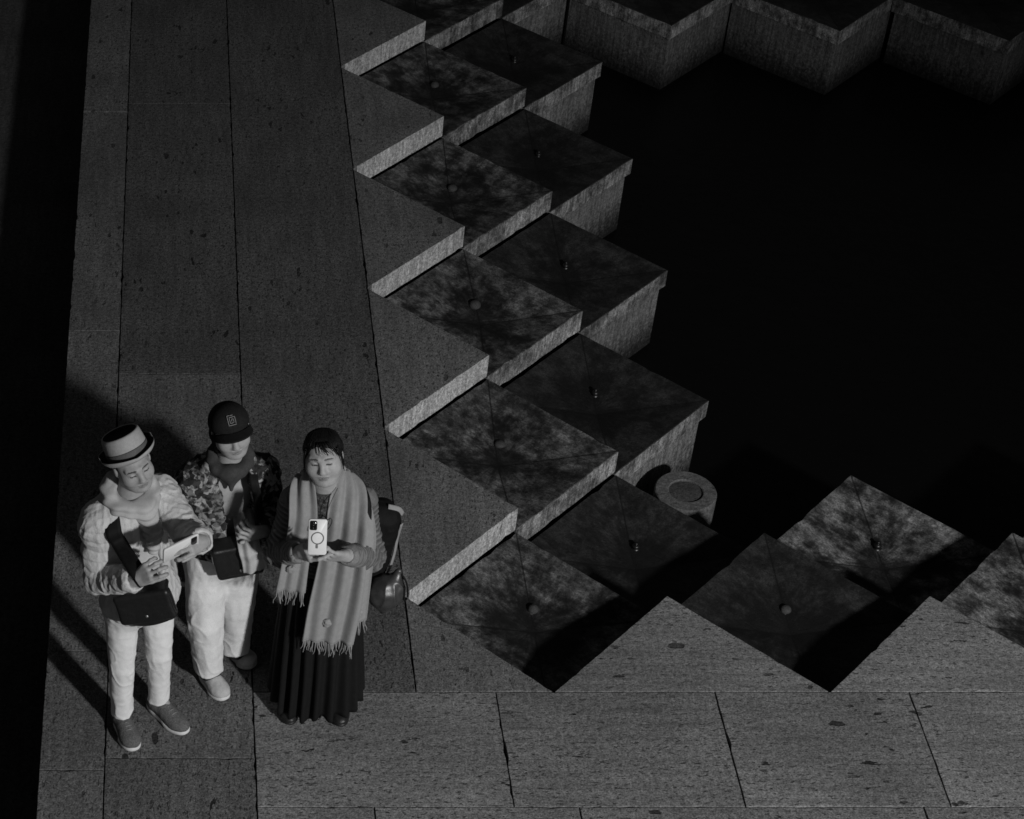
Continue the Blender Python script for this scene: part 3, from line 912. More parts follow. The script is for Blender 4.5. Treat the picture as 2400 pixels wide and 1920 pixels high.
v, f = lathe([(.0893, .004), (.0905, .006), (.0893, .030), (.0880, .034), (.0872, .033)], HM, hat_c, 64, ov); obj('hat_band', v, f, M_hat_band, crown)
# phone
ph = tag(empty('phone', tuple(pm_c)), 'pale phone held sideways in both hands by the person in the trilby', 'phone', 'phones held by the tourists')
o = obj('case', *rounded_panel(.155, .075, .010, .010, PM, pm_c), M_phone_white, ph)
pl = lambda x, n_, u: pm_c + PM @ A(x, n_, u)
obj('camera_bump', *rounded_panel(.026, .04, .004, .006, PM, pl(.055, .0065, .012)), M_phone_dark, ph)
# shoulder bag with a broad strap
bag = tag(empty('shoulder_bag', (-.13, 5.85, .8)), 'black flap shoulder bag with broad strap across a quilted jacket', 'bag', 'black bags worn by the tourists')
bx = nrm(A(.235, -.02, .07)); bf = nrm(A(.25, -.95, .15)); bf = nrm(bf - bx * (bf @ bx)); bu = np.cross(bx, bf); bu = bu if bu[2] > 0 else -bu
BM = np.stack([bx, bf, bu], 1); bc = A(-.118, 5.865, .83)
F = Field(*bounds([bc], .24), .004)
F.add(rbox(bc, (.108, .036, .082), .035, BM), .01)
grown('pouch', F, M_black_leather, bag, lambda V, Nn: .003 * vnoise(V, 16, 4))
F = Field(*bounds([bc], .24), .004)
F.add(rbox(bc + BM @ A(0, .034, .02), (.111, .012, .066), .012, BM), .01); F.add(ell(bc + BM @ A(0, .03, -.035), (.105, .014, .045), BM), .02); F.add(rbox(bc + BM @ A(0, .0, .08), (.108, .04, .012), .011, BM), .02)
flap = grown('flap', F, M_black_leather, bag, lambda V, Nn: .003 * vnoise(V, 14, 9))
obj('clasp', *ball(bc + BM @ A(.0, .048, -.015), (.007, .005, .007), 12, 8, BM), M_brass, flap)
sp = [J['neck'] + A(-.05, .10, .0), J['neck'] + A(-.075, .02, .02)] + push_out(F_jacket, [A(-.262, 5.95, 1.19), A(-.235, 5.93, 1.13), A(-.20, 5.92, 1.07), A(-.165, 5.92, 1.01), A(-.13, 5.92, .96)], A(.3, -1, .25), .014) + [A(-.055, 5.865, .905)]
strap('strap', sp, .062, [A(-.3, -.9, 0), A(-.8, -.5, -.2)] + [A(.85, .25, .3)] * 5 + [A(.9, 0, .4)], M_black_strap, bag)

# ---------------------------------------------------------------- the person with the shawl
M_sweater = cloth('striped_knit', .12, .95, .15, 60, .5, use_tint=True)
M_pattern = cloth('dark_patterned_top', .05, .9, .9, 55, .3)
M_skirt = cloth('dark_pleated_skirt', .006, .8, .2, 40, .3, spec=.2)
M_shawl = cloth('grey_wool_shawl', .26, .95, .08, 45, .4, sheen=.2)
M_shoe_black = cloth('black_shoe', .012, .45, .2, spec=.4)
M_stocking = cloth('grey_stocking', .09, .8, .2)
M_pack = cloth('black_nylon', .006, .75, .2, 30, .4, spec=.15, wrinkle=2, wscale=12)
M_stripe = cloth('pale_reflective_strip', .26, .5, .1)
M_sack = cloth('shiny_dark_vinyl', .035, .42, .3, 20, .25, spec=.9, wrinkle=1, wscale=12)
woman = tag(empty('person', (.58, 6.1, 0)), 'person in long dark pleated skirt and grey fringed shawl holding up a phone', 'person', 'tourists standing at the fountain edge')
J = dict(tM=frame(-3), hM=frame(-7, 11, 9), head=A(.557, 6.090, 1.402), neck=A(.573, 6.135, 1.225), chest=A(.588, 6.150, 1.05), belly=A(.59, 6.150, .89), pelvis=A(.588, 6.145, .75),
         shL=A(.462, 6.145, 1.115), elL=A(.405, 6.095, .895), wrL=A(.468, 5.905, 1.075), shR=A(.72, 6.155, 1.105), elR=A(.765, 6.090, .885), wrR=A(.652, 5.910, 1.055),
         hipL=A(.52, 6.145, .69), knL=A(.5, 6.125, .38), anL=A(.475, 6.115, .09), hipR=A(.655, 6.145, .69), knR=A(.665, 6.125, .38), anR=A(.68, 6.115, .09), toeL=A(.470, 5.990, .03), toeR=A(.685, 5.980, .03))
pw_n = nrm(A(.0, -.90, .42)); pw_x = nrm(A(1, 0.0, -.02)); pw_x = nrm(pw_x - pw_n * (pw_x @ pw_n)); pw_u = np.cross(pw_x, pw_n); pw_u = pw_u if pw_u[2] > 0 else -pw_u
PW = np.stack([pw_x, pw_n, pw_u], 1); pw_c = A(.526, 5.800, 1.252)
body('body', J, M_skin, woman, [
    dict(wrist=J['wrL'] + A(.005, -.012, .012), d=A(.035, -.085, .075), n=A(.75, .25, .25), side=-1, bends=(30, 40, 30), thumb=(.7, .2, .6), thumb2=(.8, .1, .5)),
    dict(wrist=J['wrR'] + A(-.01, -.012, .01), d=A(-.085, -.065, .055), n=A(-.25, .8, .5), side=1, bends=(10, 15, 15), spread=3, thumb=(.7, .5, .3), thumb2=(.9, .1, .4))], full=1.06)
hM, hc = J['hM'], J['head']; HL = lambda x, f, u: hc + hM @ (A(x, f, u) * HS)
# hair drawn back, with a loose fringe
F = Field(*bounds([hc], .19), .0036)
F.add(ell(HL(0, -.024, .027), (.077, .090, .071), hM), .02)
F.add(ell(HL(0, -.05, -.03), (.068, .055, .068), hM), .03)
F.add(ell(HL(.0, -.115, .0), (.04, .036, .036), hM), .02)
F.cut(ell(HL(-.006, .10, -.014), (.060, .080, .090), hM), .008)
def strands(c, M, amp=.0013, fr=1100):
    def g(V, Nn):
        q = (V - c) @ M
        a = np.arctan2(q[:, 0], q[:, 2] + .04)
        return amp * np.sin(a * fr * .12 + 4 * vnoise(V, 18, 3)) * .6 + amp * vnoise(V * A(1, 1, 1), 45, 4) * .6
    return g
hair = grown('hair', F, M_hair, woman, strands(hc, hM))
parts = []
rs = random.Random(3)
def on_hair(az, pol, lift=1.0):
    """a point on the hair: az 0 = front, pol 0 = crown"""
    return hc + hM @ (A(0, -.024, .027) * HS + A(.077 * math.sin(pol) * math.sin(az), .090 * math.sin(pol) * math.cos(az), .071 * math.cos(pol)) * lift)
for k in range(420):
    a0 = rs.uniform(-1, 1) * 1.75
    hl = .80 + .42 * abs(a0) ** 1.3 + rs.uniform(-.12, .10)                   # hairline
    turn = (a0 + .25) * .55
    p = [on_hair(a0, hl, 1.0), on_hair(a0 + turn * .3, hl * .55, 1.02 + rs.uniform(0, .02)), on_hair(math.pi - a0 * .5 + rs.uniform(-.4, .4), .45 + rs.uniform(-.1, .1), 1.02 + rs.uniform(0, .02)), on_hair(math.pi + rs.uniform(-.4, .4), 1.3, 1.0)]
    parts.append(tube(catmull(p, 10), np.linspace(.0022, .0016, 10), 4))
for k in range(17):                                                          # loose wisps on the forehead
    x0 = rs.uniform(-.012, .058); x1 = x0 * 1.1 + rs.uniform(.004, .028); ln = rs.uniform(.0, .04) * (.35 + (x0 > .015) * .65)
    p = [HL(x0 * .7 - .008, .045, .093), HL(x0 * .9, .074 - abs(x0) * .3, .078), HL((x0 + x1) / 2, .089 - abs(x1) * .38, .062 - ln * .35), HL(x1, .092 - abs(x1) * .48, .056 - ln)]
    parts.append(tube(catmull(p, 8), np.linspace(.0019, .0005, 8), 5))
for s in (-1, 1):
    for k in range(14):
        f0 = rs.uniform(-.01, .04)
        p = [HL(s * .066, f0 + .03, .06), HL(s * .079, f0 + .015, .02), HL(s * (.080 + rs.uniform(0, .006)), f0, -.03 - rs.uniform(0, .03))]
        parts.append(tube(catmull(p, 7), np.linspace(.0035, .001, 7), 5))
tag(obj('hair_strands', *join(parts), M_hair, hair), kind='stuff')
# sweater
def sleeve_pts(s): return [J['sh' + s] + A(0, 0, .005), J['el' + s], J['el' + s] * .08 + J['wr' + s] * .92]
F = Field(*bounds([J[k] for k in ('shL', 'shR', 'elL', 'elR', 'wrL', 'wrR', 'pelvis', 'neck')], .17), .0042)
torso_field(F, J, .008)
for s in ('L', 'R'):
    p = sleeve_pts(s); F.chain([p[0], p[1], p[2]], [.058, .05, .041], .025)
    d = nrm(p[2] - p[1]); F.cut(cap(p[2] + d * .03, p[2] + d * .08, .031, .031), .004)
F.clip((0, 0, .72), (0, 0, -1))
def arm_s(V):
    sL, dL = along(V, sleeve_pts('L')); sR, dR = along(V, sleeve_pts('R'))
    arm = np.minimum(dL, dR) < .07
    return arm, np.where(dL < dR, sL, sR)
def knit(V, Nn):
    arm, s = arm_s(V)
    q = np.where(arm, s, V[:, 2]) + vnoise(V, 14, 4) * .006
    el = np.exp(-((s - .235) / .07) ** 2) * arm
    r = (1 - np.abs(vnoise(V * A(1, 1, 1.6), 26, 5))) ** 3
    return .0022 * np.sin(q * 2 * math.pi / .021) + r * (.004 + .009 * el) + .004 * vnoise(V, 17, 6)
def knit_t(V):
    arm, s = arm_s(V)
    q = np.where(arm, s, V[:, 2]) + vnoise(V, 14, 4) * .006
    return np.where(s > .40, 1.25, 1) * (1 + .35 * np.sin(q * 2 * math.pi / .021))
sweater = grown('sweater', F, M_sweater, woman, knit, knit_t); F_sweater = F
# patterned high collar
F = Field(*bounds([J['neck']], .17), .0038)
F.add(cap(J['neck'] + A(0, .01, -.03), J['neck'] + A(-.006, -.015, .055), .062, .054), .01)
F.add(ell(J['chest'] + J['tM'] @ A(-.02, .035, .06), (.075, .085, .12), J['tM']), .03)
F.clip(J['neck'] + A(0, 0, .045), (0, .4, 1))
F.cut(cap(J['neck'] + A(-.006, -.015, .03), J['neck'] + A(-.006, -.02, .1), .049, .049), .003)
grown('collar', F, M_pattern, woman, lambda V, Nn: .004 * vnoise(V, 24, 8)); F_collar = F
# skirt
nt_, nz_ = 264, 40; V = []; Fc = []
for j in range(nz_):
    t = j / (nz_ - 1); z = .80 * (1 - t) + .045 * t
    e = t ** .8
    for i in range(nt_):
        g = 2 * math.pi * i / nt_
        pl_ = math.sin(19 * g + 1.3 * math.sin(3 * g) + .8 * math.sin(2 * g + 3 * t)); pl_ = math.copysign(abs(pl_) ** .7, pl_)
        amp = .003 + .0145 * e + .004 * e * math.sin(5 * g + 1)
        rx = .142 + .048 * e + amp * pl_; ry = .115 + .048 * e + amp * pl_
        zz = z + (.012 * math.sin(4 * g + 1) + .008 * math.sin(11 * g)) * t
        V.append((.585 + rx * math.cos(g), 6.15 - .012 * t + ry * math.sin(g), zz))
for j in range(nz_ - 1):
    for i in range(nt_):
        i2 = (i + 1) % nt_; Fc.append((j * nt_ + i, (j + 1) * nt_ + i, (j + 1) * nt_ + i2, j * nt_ + i2))
sk = obj('skirt', V, Fc, M_skirt, woman)
sm = sk.modifiers.new('thickness', 'SOLIDIFY'); sm.thickness = .004
for s, hl in (('L', A(.478, 6.200, 0)), ('R', A(.68, 6.195, 0))):
    shoe(hl, J['toe' + s], woman, M_shoe_black, M_shoe_black, .082, .062, J['an' + s] + A(0, -.02, .02), .016)
# shawl: two fringed ends in front, one short and one long, and a narrow fold at the side
shawl_parts = []; fr = []
def shawl(pts, widths, sides, nf, amp, seed, nv=70, nu=44):
    rs = random.Random(seed); ph0 = rs.uniform(0, 6)
    def folds(u, v):
        a = amp * (.35 + .65 * min(1, v * 1.6))
        q = math.sin(nf * math.pi * u * (1 - .12 * math.sin(3 * v)) + ph0 + .5 * math.sin(2.2 * v))
        return a * q + .45 * a * math.sin(2.3 * nf * u + 3 * v + 2 * ph0)
    v, f, G = ribbon(pts, widths, sides, folds, nu, nv, .007, (0, -1, .25))
    shawl_parts.append((list(v), f))
    e = G[-1]; n = int(np.linalg.norm(np.diff(e, axis=0), axis=1).sum() / .0072)
    for k in range(n):
        q = (k + rs.uniform(.1, .9)) / n * (len(e) - 1); i = min(int(q), len(e) - 2); p = e[i] + (e[i + 1] - e[i]) * (q - i)
        ln = rs.uniform(.045, .085); sw = rs.uniform(-.014, .014)
        fr.append(tube(catmull([p + A(0, 0, .004), p + A(sw * .2, -.002, -ln * .35), p + A(sw * .7 + rs.uniform(-.004, .004), 0, -ln * .7), p + A(sw, .003, -ln)], 7), np.linspace(.0024, .0014, 7), 5))
D0 = A(0, -1, .2)
tf = Field(*bounds([J['chest'], J['pelvis'], J['neck']], .26), .006); torso_field(tf, J, .02)
fl = push_out(tf, [A(.487, 6.065, 1.14), A(.478, 6.035, 1.03)], D0, .02)
shawl([J['neck'] + A(0, .075, .0), J['neck'] + A(-.066, .035, .045), J['neck'] + A(-.085, -.03, .015)] + fl + [A(.462, 6.000, .93), A(.448, 5.990, .785)], [.07, .08, .10, .11, .105, .105, .115],
      [A(-.2, -1, -.3), A(-.6, .3, -.8), A(-.9, .1, -.5), A(-1, 0, -.15), A(-1, 0, -.05), A(-1, 0, .08), A(-1, 0, .14)], 2.3, .009, 1)
fr_ = push_out(tf, [A(.655, 6.065, 1.13), A(.652, 6.035, 1.02)], D0, .022)
shawl([J['neck'] + A(.0, .085, .005), J['neck'] + A(.07, .04, .045), J['neck'] + A(.09, -.03, .01)] + fr_ + [A(.642, 5.990, .88), A(.625, 5.980, .70), A(.607, 5.975, .515)], [.07, .09, .14, .155, .165, .19, .205, .205],
      [A(.2, -1, -.3), A(.6, .3, -.8), A(.9, .1, -.5), A(1, 0, -.12), A(1, 0, 0), A(1, 0, 0), A(1, 0, .02), A(1, 0, .10)], 3.1, .0105, 2, 90, 72)
shawl([J['neck'] + A(.10, .0, .01), A(.72, 6.090, 1.16), A(.738, 6.035, 1.03), A(.732, 6.010, .85), A(.728, 6.010, .60)], [.05, .07, .08, .075, .07],
      [A(.8, .3, -.4), A(.9, .2, -.4), A(1, .1, -.1), A(1, .1, 0), A(1, .1, 0)], 1.2, .009, 3)
sh = obj('shawl', *join(shawl_parts), M_shawl, woman)
tag(obj('tassels', *join(fr), M_shawl, sh), kind='stuff')
def pompom(c, seed):
    v, f = ball(c, (.019, .011, .018), 36, 26)
    v = np.array(v); d = v - c; n = vnoise(v, 130, seed)
    v = c + d * (1 + .26 * n + .18 * vnoise(v, 60, seed + 1))[:, None]
    obj('pompom', v, f, M_shawl, sh)
for i, c in enumerate([A(.447, 5.987, .905), A(.60, 5.972, .625), A(.728, 6.0, .655)]): pompom(c, 20 + i)
# phone
ph = tag(empty('phone', tuple(pw_c)), 'upright white phone with round grey ring held by the person in the shawl', 'phone', 'phones held by the tourists')
obj('case', *rounded_panel(.070, .140, .009, .009, PW, pw_c), M_phone_white, ph)
pl = lambda x, n_, u: pw_c + PW @ A(x, n_, u)
bump = obj('camera_bump', *rounded_panel(.027, .037, .004, .006, PW, pl(-.0165, .0062, .046)), M_phone_dark, ph)
for u in (.010, 0, -.010): obj('lens', *ball(pl(-.0185, .0085, .046 + u), (.0035, .0012, .0035), 12, 6, PW), M_metal, bump)
ring = [pl(.0225 * math.cos(a), .0048, -.004 + .0225 * math.sin(a)) for a in np.linspace(0, 2 * math.pi, 40)]
obj('ring', *tube(ring, .0023, 6, False), M_phone_ring, ph)
obj('ring_tab', *rounded_panel(.009, .016, .002, .003, PW, pl(-.002, .005, -.036)), M_phone_ring, ph)
# eyeglasses hanging on the chest
gl = tag(empty('eyeglasses', (.553, 5.95, 1.14)), 'thin eyeglasses hanging from a cord on the chest above the upright phone', 'eyeglasses')
M_frame = cloth('dark_frame', .02, .4, spec=.5)
g0 = push_out(tf, [A(.560, 6.035, 1.11)], D0, .035)[0]
for dx, dz, tl in ((-.006, 0, .25), (.020, .022, .35)):
    c = g0 + A(dx, 0, dz); e = [c + A(.013 * math.cos(a) + tl * .026 * math.sin(a), -.003 + .004 * math.sin(a), .027 * math.sin(a)) for a in np.linspace(0, 2 * math.pi, 28)]
    obj('rim', *tube(e, .0017, 6, False), M_frame, gl)
obj('cord', *tube(catmull([g0 + A(.016, .0, .045), g0 + A(.022, .02, .09), J['neck'] + A(.045, -.06, .03)], 16), .0012, 5), M_frame, gl)
obj('temple', *tube([g0 + A(.0, -.003, -.026), g0 + A(.022, -.006, .03), g0 + A(.028, .0, .055)], .0016, 5), M_frame, gl)
# backpack on one shoulder, with a pouch hanging from it
bp_ = tag(empty('backpack', (.8, 6.26, .6)), 'black backpack with pale strips on the back of the person in the shawl', 'backpack')
KM = frame(12, 0, -8); kc = A(.765, 6.285, .79)
F = Field(*bounds([kc], .36), .005)
F.add(rbox(kc, (.118, .08, .195), .07, KM), .03); F.add(rbox(kc + KM @ A(.02, -.07, -.06), (.1, .05, .12), .045, KM), .03)
pk = grown('pack', F, M_pack, bp_, lambda V, Nn: .006 * vnoise(V, 12, 4) + .004 * (1 - np.abs(vnoise(V, 20, 5))) ** 4); F_pack = F
def pack_pts(L): return push_out(F, [kc + KM @ A(*p) for p in L], KM @ A(.75, .75, .25), .008)
ps = pack_pts([(.10, .05, .13), (.115, .04, .04), (.115, .04, -.05), (.10, .05, -.13), (.085, .05, -.18)])
strap('strip', ps, .016, [A(.6, .6, .0)] * 5, M_stripe, bp_, nout=(.7, -.7, .2), nv=24)
ps = pack_pts([(.06, .04, .205), (.10, .03, .185), (.125, .02, .15)])
strap('strip', ps, .02, [A(.5, .6, .2)] * 3, M_stripe, bp_, nout=(.7, -.7, .2), nv=12)
sp = push_out(F_sweater, [A(.72, 6.135, 1.16), A(.735, 6.085, 1.13), A(.745, 6.055, 1.07)], A(.25, -.8, .5), .012)
strap('shoulder_strap', [kc + KM @ A(-.02, .03, .2), A(.715, 6.205, 1.165)] + sp + [A(.775, 6.125, .92), kc + KM @ A(.02, .07, -.1)], .04, [A(1, 0, 0), A(1, 0, .1)] + [A(1, .2, -.1)] * 3 + [A(.8, .5, 0), A(.8, .5, 0)], M_black_strap, bp_, nout=(.4, -1, .3))
sack = tag(empty('pouch', (.86, 6.17, .5)), 'shiny dark drawstring pouch hanging under the black backpack', 'pouch')
sc = A(.855, 6.185, .60)
F = Field(*bounds([sc], .16), .004)
F.add(ell(sc, (.078, .065, .072), frame(10, 0, 25)), .02); F.add(cap(sc + A(0, 0, -.03), sc + A(-.005, -.01, -.105), .055, .014), .03); F.add(cap(sc + A(.03, 0, .03), sc + A(.045, .01, .10), .035, .012), .02)
grown('sack', F, M_sack, sack, lambda V, Nn: .006 * (1 - np.abs(vnoise(V * A(1, 1, .5), 22, 7))) ** 3 + .003 * vnoise(V, 40, 2))
obj('drawstring', *tube(catmull([sc + A(.045, .01, .10), sc + A(.075, -.02, .07), sc + A(.085, -.03, .0), sc + A(.072, -.035, -.02), sc + A(.07, -.03, .05)], 20), .004, 6), M_black_strap, sack)

# ---------------------------------------------------------------- the person in the cap
def camo_material():
    m, nt, b = mat_base('leaf_print_cotton', .85, .2)
    tc = N(nt, 'ShaderNodeTexCoord').outputs['Object']
    w = N(nt, 'ShaderNodeTexNoise'); w.inputs['Scale'].default_value = 14; nt.links.new(tc, w.inputs['Vector'])
    mx = N(nt, 'ShaderNodeMixRGB'); mx.inputs[0].default_value = .06; nt.links.new(tc, mx.inputs[1]); nt.links.new(w.outputs['Color'], mx.inputs[2])
    vo = N(nt, 'ShaderNodeTexVoronoi'); vo.inputs['Scale'].default_value = 44; nt.links.new(mx.outputs[0], vo.inputs['Vector'])
    bwn = N(nt, 'ShaderNodeRGBToBW'); nt.links.new(vo.outputs['Color'], bwn.inputs[0])
    a = mapr(nt, bwn.outputs[0], .38, .62, .015, .26)
    n2 = noise(nt, tc, 42, 4, .7); v = math_node(nt, 'MULTIPLY', a, mapr(nt, n2, .38, .56, .10, 1.3, True))
    v = math_node(nt, 'ADD', v, .012)
    nt.links.new(v, b.inputs['Base Color'])
    bp = N(nt, 'ShaderNodeBump'); bp.inputs['Strength'].default_value = .3; bp.inputs['Distance'].default_value = .005
    nt.links.new(noise(nt, tc, 30, 4), bp.inputs['Height']); nt.links.new(bp.outputs[0], b.inputs['Normal'])
    return m
M_camo = camo_material()
M_cap = cloth('black_cap_cotton', .014, .9, .2, 80, .3)
M_thread = cloth('pale_embroidery', .26, .7, .1)
M_inner = cloth('grey_shirt', .42, .9, .1, 25, .4, wrinkle=2, wscale=14)
M_bandana = cloth('dark_neck_cloth', .05, .95, .2, 40, .4)
M_shoe_pale = cloth('pale_canvas_shoe', .42, .85, .1, 50, .4)
M_shoe_mid = M_shoe_pale
capper = tag(empty('person', (.19, 6.33, 0)), 'person in black cap and leaf-print jacket standing behind the other two', 'person', 'tourists standing at the fountain edge')
J = dict(tM=frame(10), hM=frame(12, 2, 9), head=A(.207, 6.29, 1.366), neck=A(.205, 6.325, 1.185), chest=A(.198, 6.325, 1.01), belly=A(.195, 6.33, .84), pelvis=A(.185, 6.34, .70),
         shL=A(.065, 6.295, 1.075), elL=A(.0, 6.36, .84), wrL=A(-.02, 6.36, .63), shR=A(.328, 6.345, 1.09), elR=A(.385, 6.34, .86), wrR=A(.35, 6.185, .93),
         hipL=A(.112, 6.31, .65), knL=A(.117, 6.25, .36), anL=A(.135, 6.245, .09), hipR=A(.255, 6.35, .65), knR=A(.25, 6.35, .36), anR=A(.247, 6.375, .09), toeL=A(.203, 6.13, .03), toeR=A(.328, 6.32, .03))
body('body', J, M_skin, capper, [
    dict(wrist=J['wrL'], d=A(.0, -.03, -.08), n=A(.7, .3, 0), side=-1, bends=(20, 30, 25)),
    dict(wrist=J['wrR'], d=A(-.06, -.05, .03), n=A(-.3, .7, .1), side=1, bends=(40, 60, 45))])
hM, hc = J['hM'], J['head']; HL = lambda x, f, u: hc + hM @ (A(x, f, u) * HS)
trousers('trousers', J, (.088, .084, .076, .068, .060), M_pale_trousers, capper, 31, .082, .02, .007)
for s, hl in (('L', A(.108, 6.29, 0)), ('R', A(.225, 6.43, 0))):
    shoe(hl, J['toe' + s], capper, M_shoe_pale if s == 'L' else M_shoe_mid, M_sole_white if s == 'L' else M_shoe_pale, .088, .078, J['an' + s] + A(0, 0, .02), .022)
for s in ('L', 'R'):
    F = Field(*bounds([J['an' + s]], .13), .004)
    F.add(cap(J['an' + s] + A(.005, -.01, -.015), J['an' + s] + A(0, 0, .06), .047, .045), .004)
    grown('sock', F, M_sock, capper)
F = Field(*bounds([J['chest'], J['pelvis'], J['neck']], .24), .0052)
torso_field(F, J, .012); F.add(ell(J['pelvis'] + J['tM'] @ A(.03, .03, .03), (.15, .115, .13), J['tM']), .04); F.clip((0, 0, .70), (0, .1, -1))
grown('shirt', F, M_inner, capper, lambda V, Nn: .004 * vnoise(V * A(1, 1, .4), 22, 5) + .007 * (1 - np.abs(vnoise(V * A(1, 1, .6), 11, 6))) ** 4); F_shirt = F
def sleeve_pts(s): return [J['sh' + s] + A(0, 0, .005), J['el' + s], J['el' + s] * .1 + J['wr' + s] * .9]
F = Field(*bounds([J[k] for k in ('shL', 'shR', 'elL', 'elR', 'wrL', 'wrR', 'pelvis', 'neck')], .2), .0045)
torso_field(F, J, .028)
for s in ('L', 'R'):
    p = sleeve_pts(s); F.chain(p, [.07, .062, .05], .03); d = nrm(p[2] - p[1]); F.cut(cap(p[2] + d * .035, p[2] + d * .09, .038, .038), .004)
tM = J['tM']
F.add(cap(J['neck'] + tM @ A(-.075, .02, .0), J['neck'] + tM @ A(-.03, .095, -.10), .03, .022), .012)
F.add(cap(J['neck'] + tM @ A(.075, .02, .0), J['neck'] + tM @ A(.05, .095, -.08), .03, .022), .012)
F.cut(rbox(J['chest'] + tM @ A(.04, .17, -.08), (.066, .15, .30), .02, frame(10, 0, 7)), .01)
F.cut(cap(J['neck'] + A(.0, -.02, .04), J['neck'] + tM @ A(.02, .08, .12), .06, .09), .015)
F.clip((0, 0, .735), (0, 0, -1))
def wr(V, Nn):
    sL, dL = along(V, sleeve_pts('L')); sR, dR = along(V, sleeve_pts('R')); arm = np.minimum(dL, dR) < .08; s = np.where(dL < dR, sL, sR)
    r = (1 - np.abs(vnoise(V * A(1, 1, 1.5), 18, 41))) ** 3
    return r * .010 + .006 * vnoise(V, 13, 42) + arm * .004 * np.sin(s * 120 + 4 * vnoise(V, 12, 43))
grown('jacket', F, M_camo, capper, wr); F_jk = F
# one front of the shirt hangs loose over the satchel
tl = push_out(F_shirt, [A(.235, 6.28, 1.10), A(.25, 6.27, 1.03), A(.265, 6.26, .96)], A(.1, -1, .1), .012)
V, Fc, _ = ribbon(tl + [A(.285, 6.135, .90), A(.305, 6.115, .83), A(.315, 6.115, .775)], [.05, .075, .085, .09, .095, .10], [A(1, .1, 0)] * 3 + [A(1, .1, .08)] * 3,
                  lambda u, v: .007 * math.sin(3.6 * u + 1 + 2 * v) + .004 * math.sin(8 * u + 5 * v), 26, 44, .005, (0, -1, .2))
obj('shirt_front', V, Fc, M_inner, capper)
F = Field(*bounds([J['neck']], .2), .004)
rg = [J['neck'] + tM @ A(.07 * math.cos(a), .062 * math.sin(a) + .015, .02 - .03 * math.sin(a)) for a in np.linspace(0, 2 * math.pi, 13)]
F.chain(rg, [.024] * 13, .02); F.chain([J['neck'] + tM @ A(-.005, .075, .0), J['neck'] + tM @ A(-.01, .10, -.07)], [.034, .010], .03)
grown('neck_cloth', F, M_bandana, capper, lambda V, Nn: .005 * vnoise(V, 18, 5))
F = Field(*bounds([hc], .17), .004)
F.add(ell(HL(0, -.022, .03), (.073, .085, .081), hM), .02); F.add(cap(HL(-.06, -.02, -.02), HL(-.06, -.01, -.09), .03, .022), .03); F.add(cap(HL(.06, -.03, -.02), HL(.055, -.03, -.08), .026, .02), .03)
F.cut(ell(HL(.01, .095, -.03), (.066, .085, .11), hM), .01)
grown('hair', F, M_hair, capper, strands(hc, hM))
# cap with embroidered square spiral
CM = frame(10, 11, 9); cc = HL(0, -.012, .036)
F = Field(*bounds([cc], .19), .0035)
F.add(ell(cc + CM @ A(0, -.005, .0), (.081, .096, .078), CM), .01); F.add(ell(cc + CM @ A(0, .032, .03), (.068, .063, .050), CM), .03)
F.clip(cc + CM @ A(0, 0, -.004), CM @ A(0, .06, -1))
def seams(V, Nn):
    q = (V - cc) @ CM; a = np.arctan2(q[:, 0], q[:, 1] + .005); m = np.abs(((a / (math.pi / 3) + .5) % 1) - .5)
    return -.002 * np.exp(-(m / .02) ** 2)
cp = grown('cap_crown', F, M_cap, capper, seams)
# visor
Vv = []; Fv = []; nu, nv = 25, 9
for j in range(nv):
    for i in range(nu):
        u = i / (nu - 1) * 2 - 1; v = j / (nv - 1); a = u * R(78)
        r0x, r0y = .080, .093; ext = .058 * v * (math.cos(u * math.pi / 2) ** .55)
        x = math.sin(a) * (r0x + ext * .25); y = math.cos(a) * r0y + ext - .004
        z = -.002 - .024 * u * u - .010 * v
        Vv.append(cc + CM @ A(x, y, z))
for j in range(nv - 1):
    for i in range(nu - 1): a = j * nu + i; Fv.append((a, a + 1, a + nu + 1, a + nu))
vis = obj('visor', Vv, Fv, M_cap, capper); md = vis.modifiers.new('thickness', 'SOLIDIFY'); md.thickness = .004
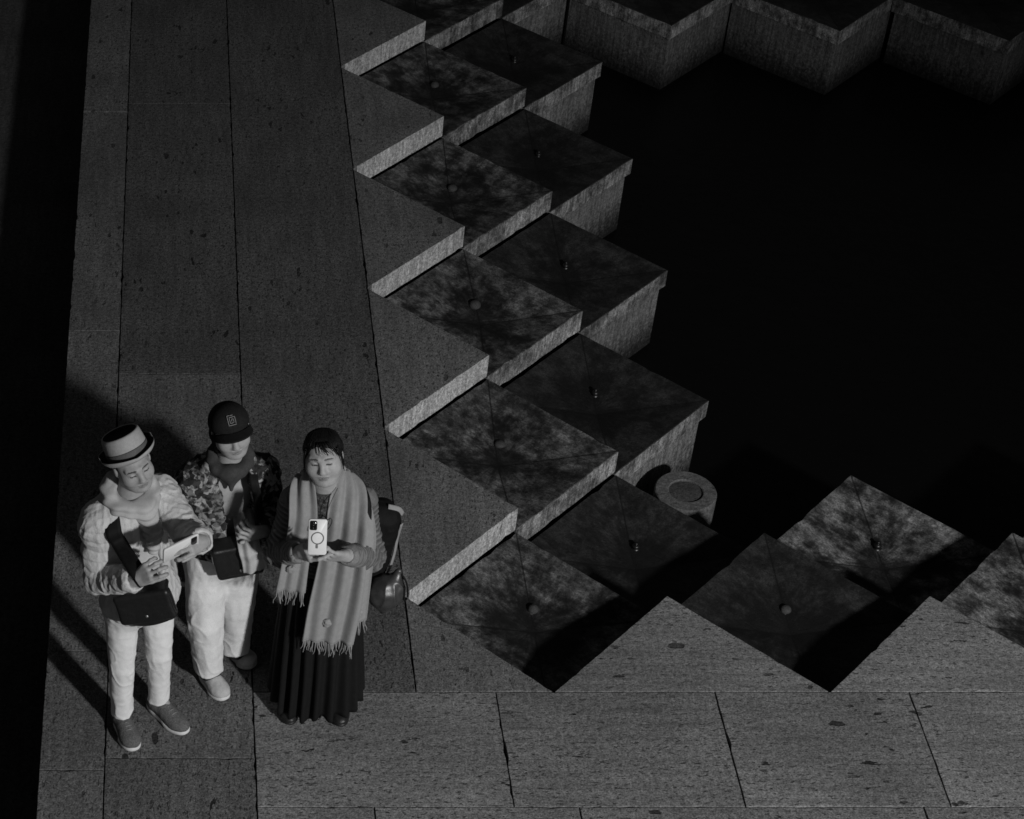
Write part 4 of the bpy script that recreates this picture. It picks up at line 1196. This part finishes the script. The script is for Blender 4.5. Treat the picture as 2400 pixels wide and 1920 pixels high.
# spiral emblem, its strokes lying on the crown
path = [(.6, 1), (-1, 1), (-1, -1), (1, -1), (1, .62), (-.5, .62), (-.5, -.55), (.5, -.55), (.5, .25), (0, .25), (0, -.2)]
pts = []
for (a, b), (c, d) in zip(path[:-1], path[1:]):
    for k in range(5): t = k / 5; pts.append((a + (c - a) * t, b + (d - b) * t))
pts.append(path[-1])
pp = push_out(F, [cc + CM @ A(.004 + x * .0145, .07, .050 + y * .0195) for x, y in pts], CM @ A(0, 1, .35), .0015)
obj('emblem', *tube(pp, .0014, 6), M_thread, cp, smooth=False)
# satchel
sat = tag(empty('satchel', (.25, 6.15, .7)), 'black satchel with small round clasp in front of the leaf-print jacket', 'bag', 'black bags worn by the tourists')
sx = nrm(A(.17, -.01, -.055 + .02)); sf = nrm(A(.1, -.95, .12)); sf = nrm(sf - sx * (sf @ sx)); su = np.cross(sx, sf); su = su if su[2] > 0 else -su
SM = np.stack([sx, sf, su], 1); sc = A(.242, 6.185, .80)
SM = frame(6, 0, 9); sc = A(.243, 6.175, .795)
F = Field(*bounds([sc], .2), .004); F.add(rbox(sc, (.095, .035, .085), .016, SM), .01)
grown('pouch', F, M_black_leather, sat, lambda V, Nn: .002 * vnoise(V, 16, 4))
F = Field(*bounds([sc], .2), .004); F.add(rbox(sc + SM @ A(0, .034, .012), (.097, .010, .072), .009, SM), .006); F.add(rbox(sc + SM @ A(0, 0, .082), (.097, .04, .010), .009, SM), .012)
flap = grown('flap', F, M_black_leather, sat, lambda V, Nn: .002 * vnoise(V, 15, 8))
obj('clasp', *ball(sc + SM @ A(.005, .046, -.03), (.008, .005, .008), 12, 8, SM), M_brass, flap)
obj('side_tab', *rounded_panel(.008, .05, .004, .003, SM, sc + SM @ A(-.099, .03, .035)), M_stripe, sat)
sp = push_out(F_jk, [A(.30, 6.28, 1.14), A(.315, 6.28, 1.06), A(.32, 6.28, .97), A(.325, 6.28, .90)], A(.05, -1, .2), .014)
strap('strap', [J['neck'] + A(.05, .1, -.01), J['neck'] + A(.085, .02, .0)] + sp + [sc + SM @ A(.09, 0, .08)], .036, [A(1, -.3, 0), A(1, 0, -.3)] + [A(1, 0, -.1)] * 4 + [A(1, 0, 0)], M_black_strap, sat)
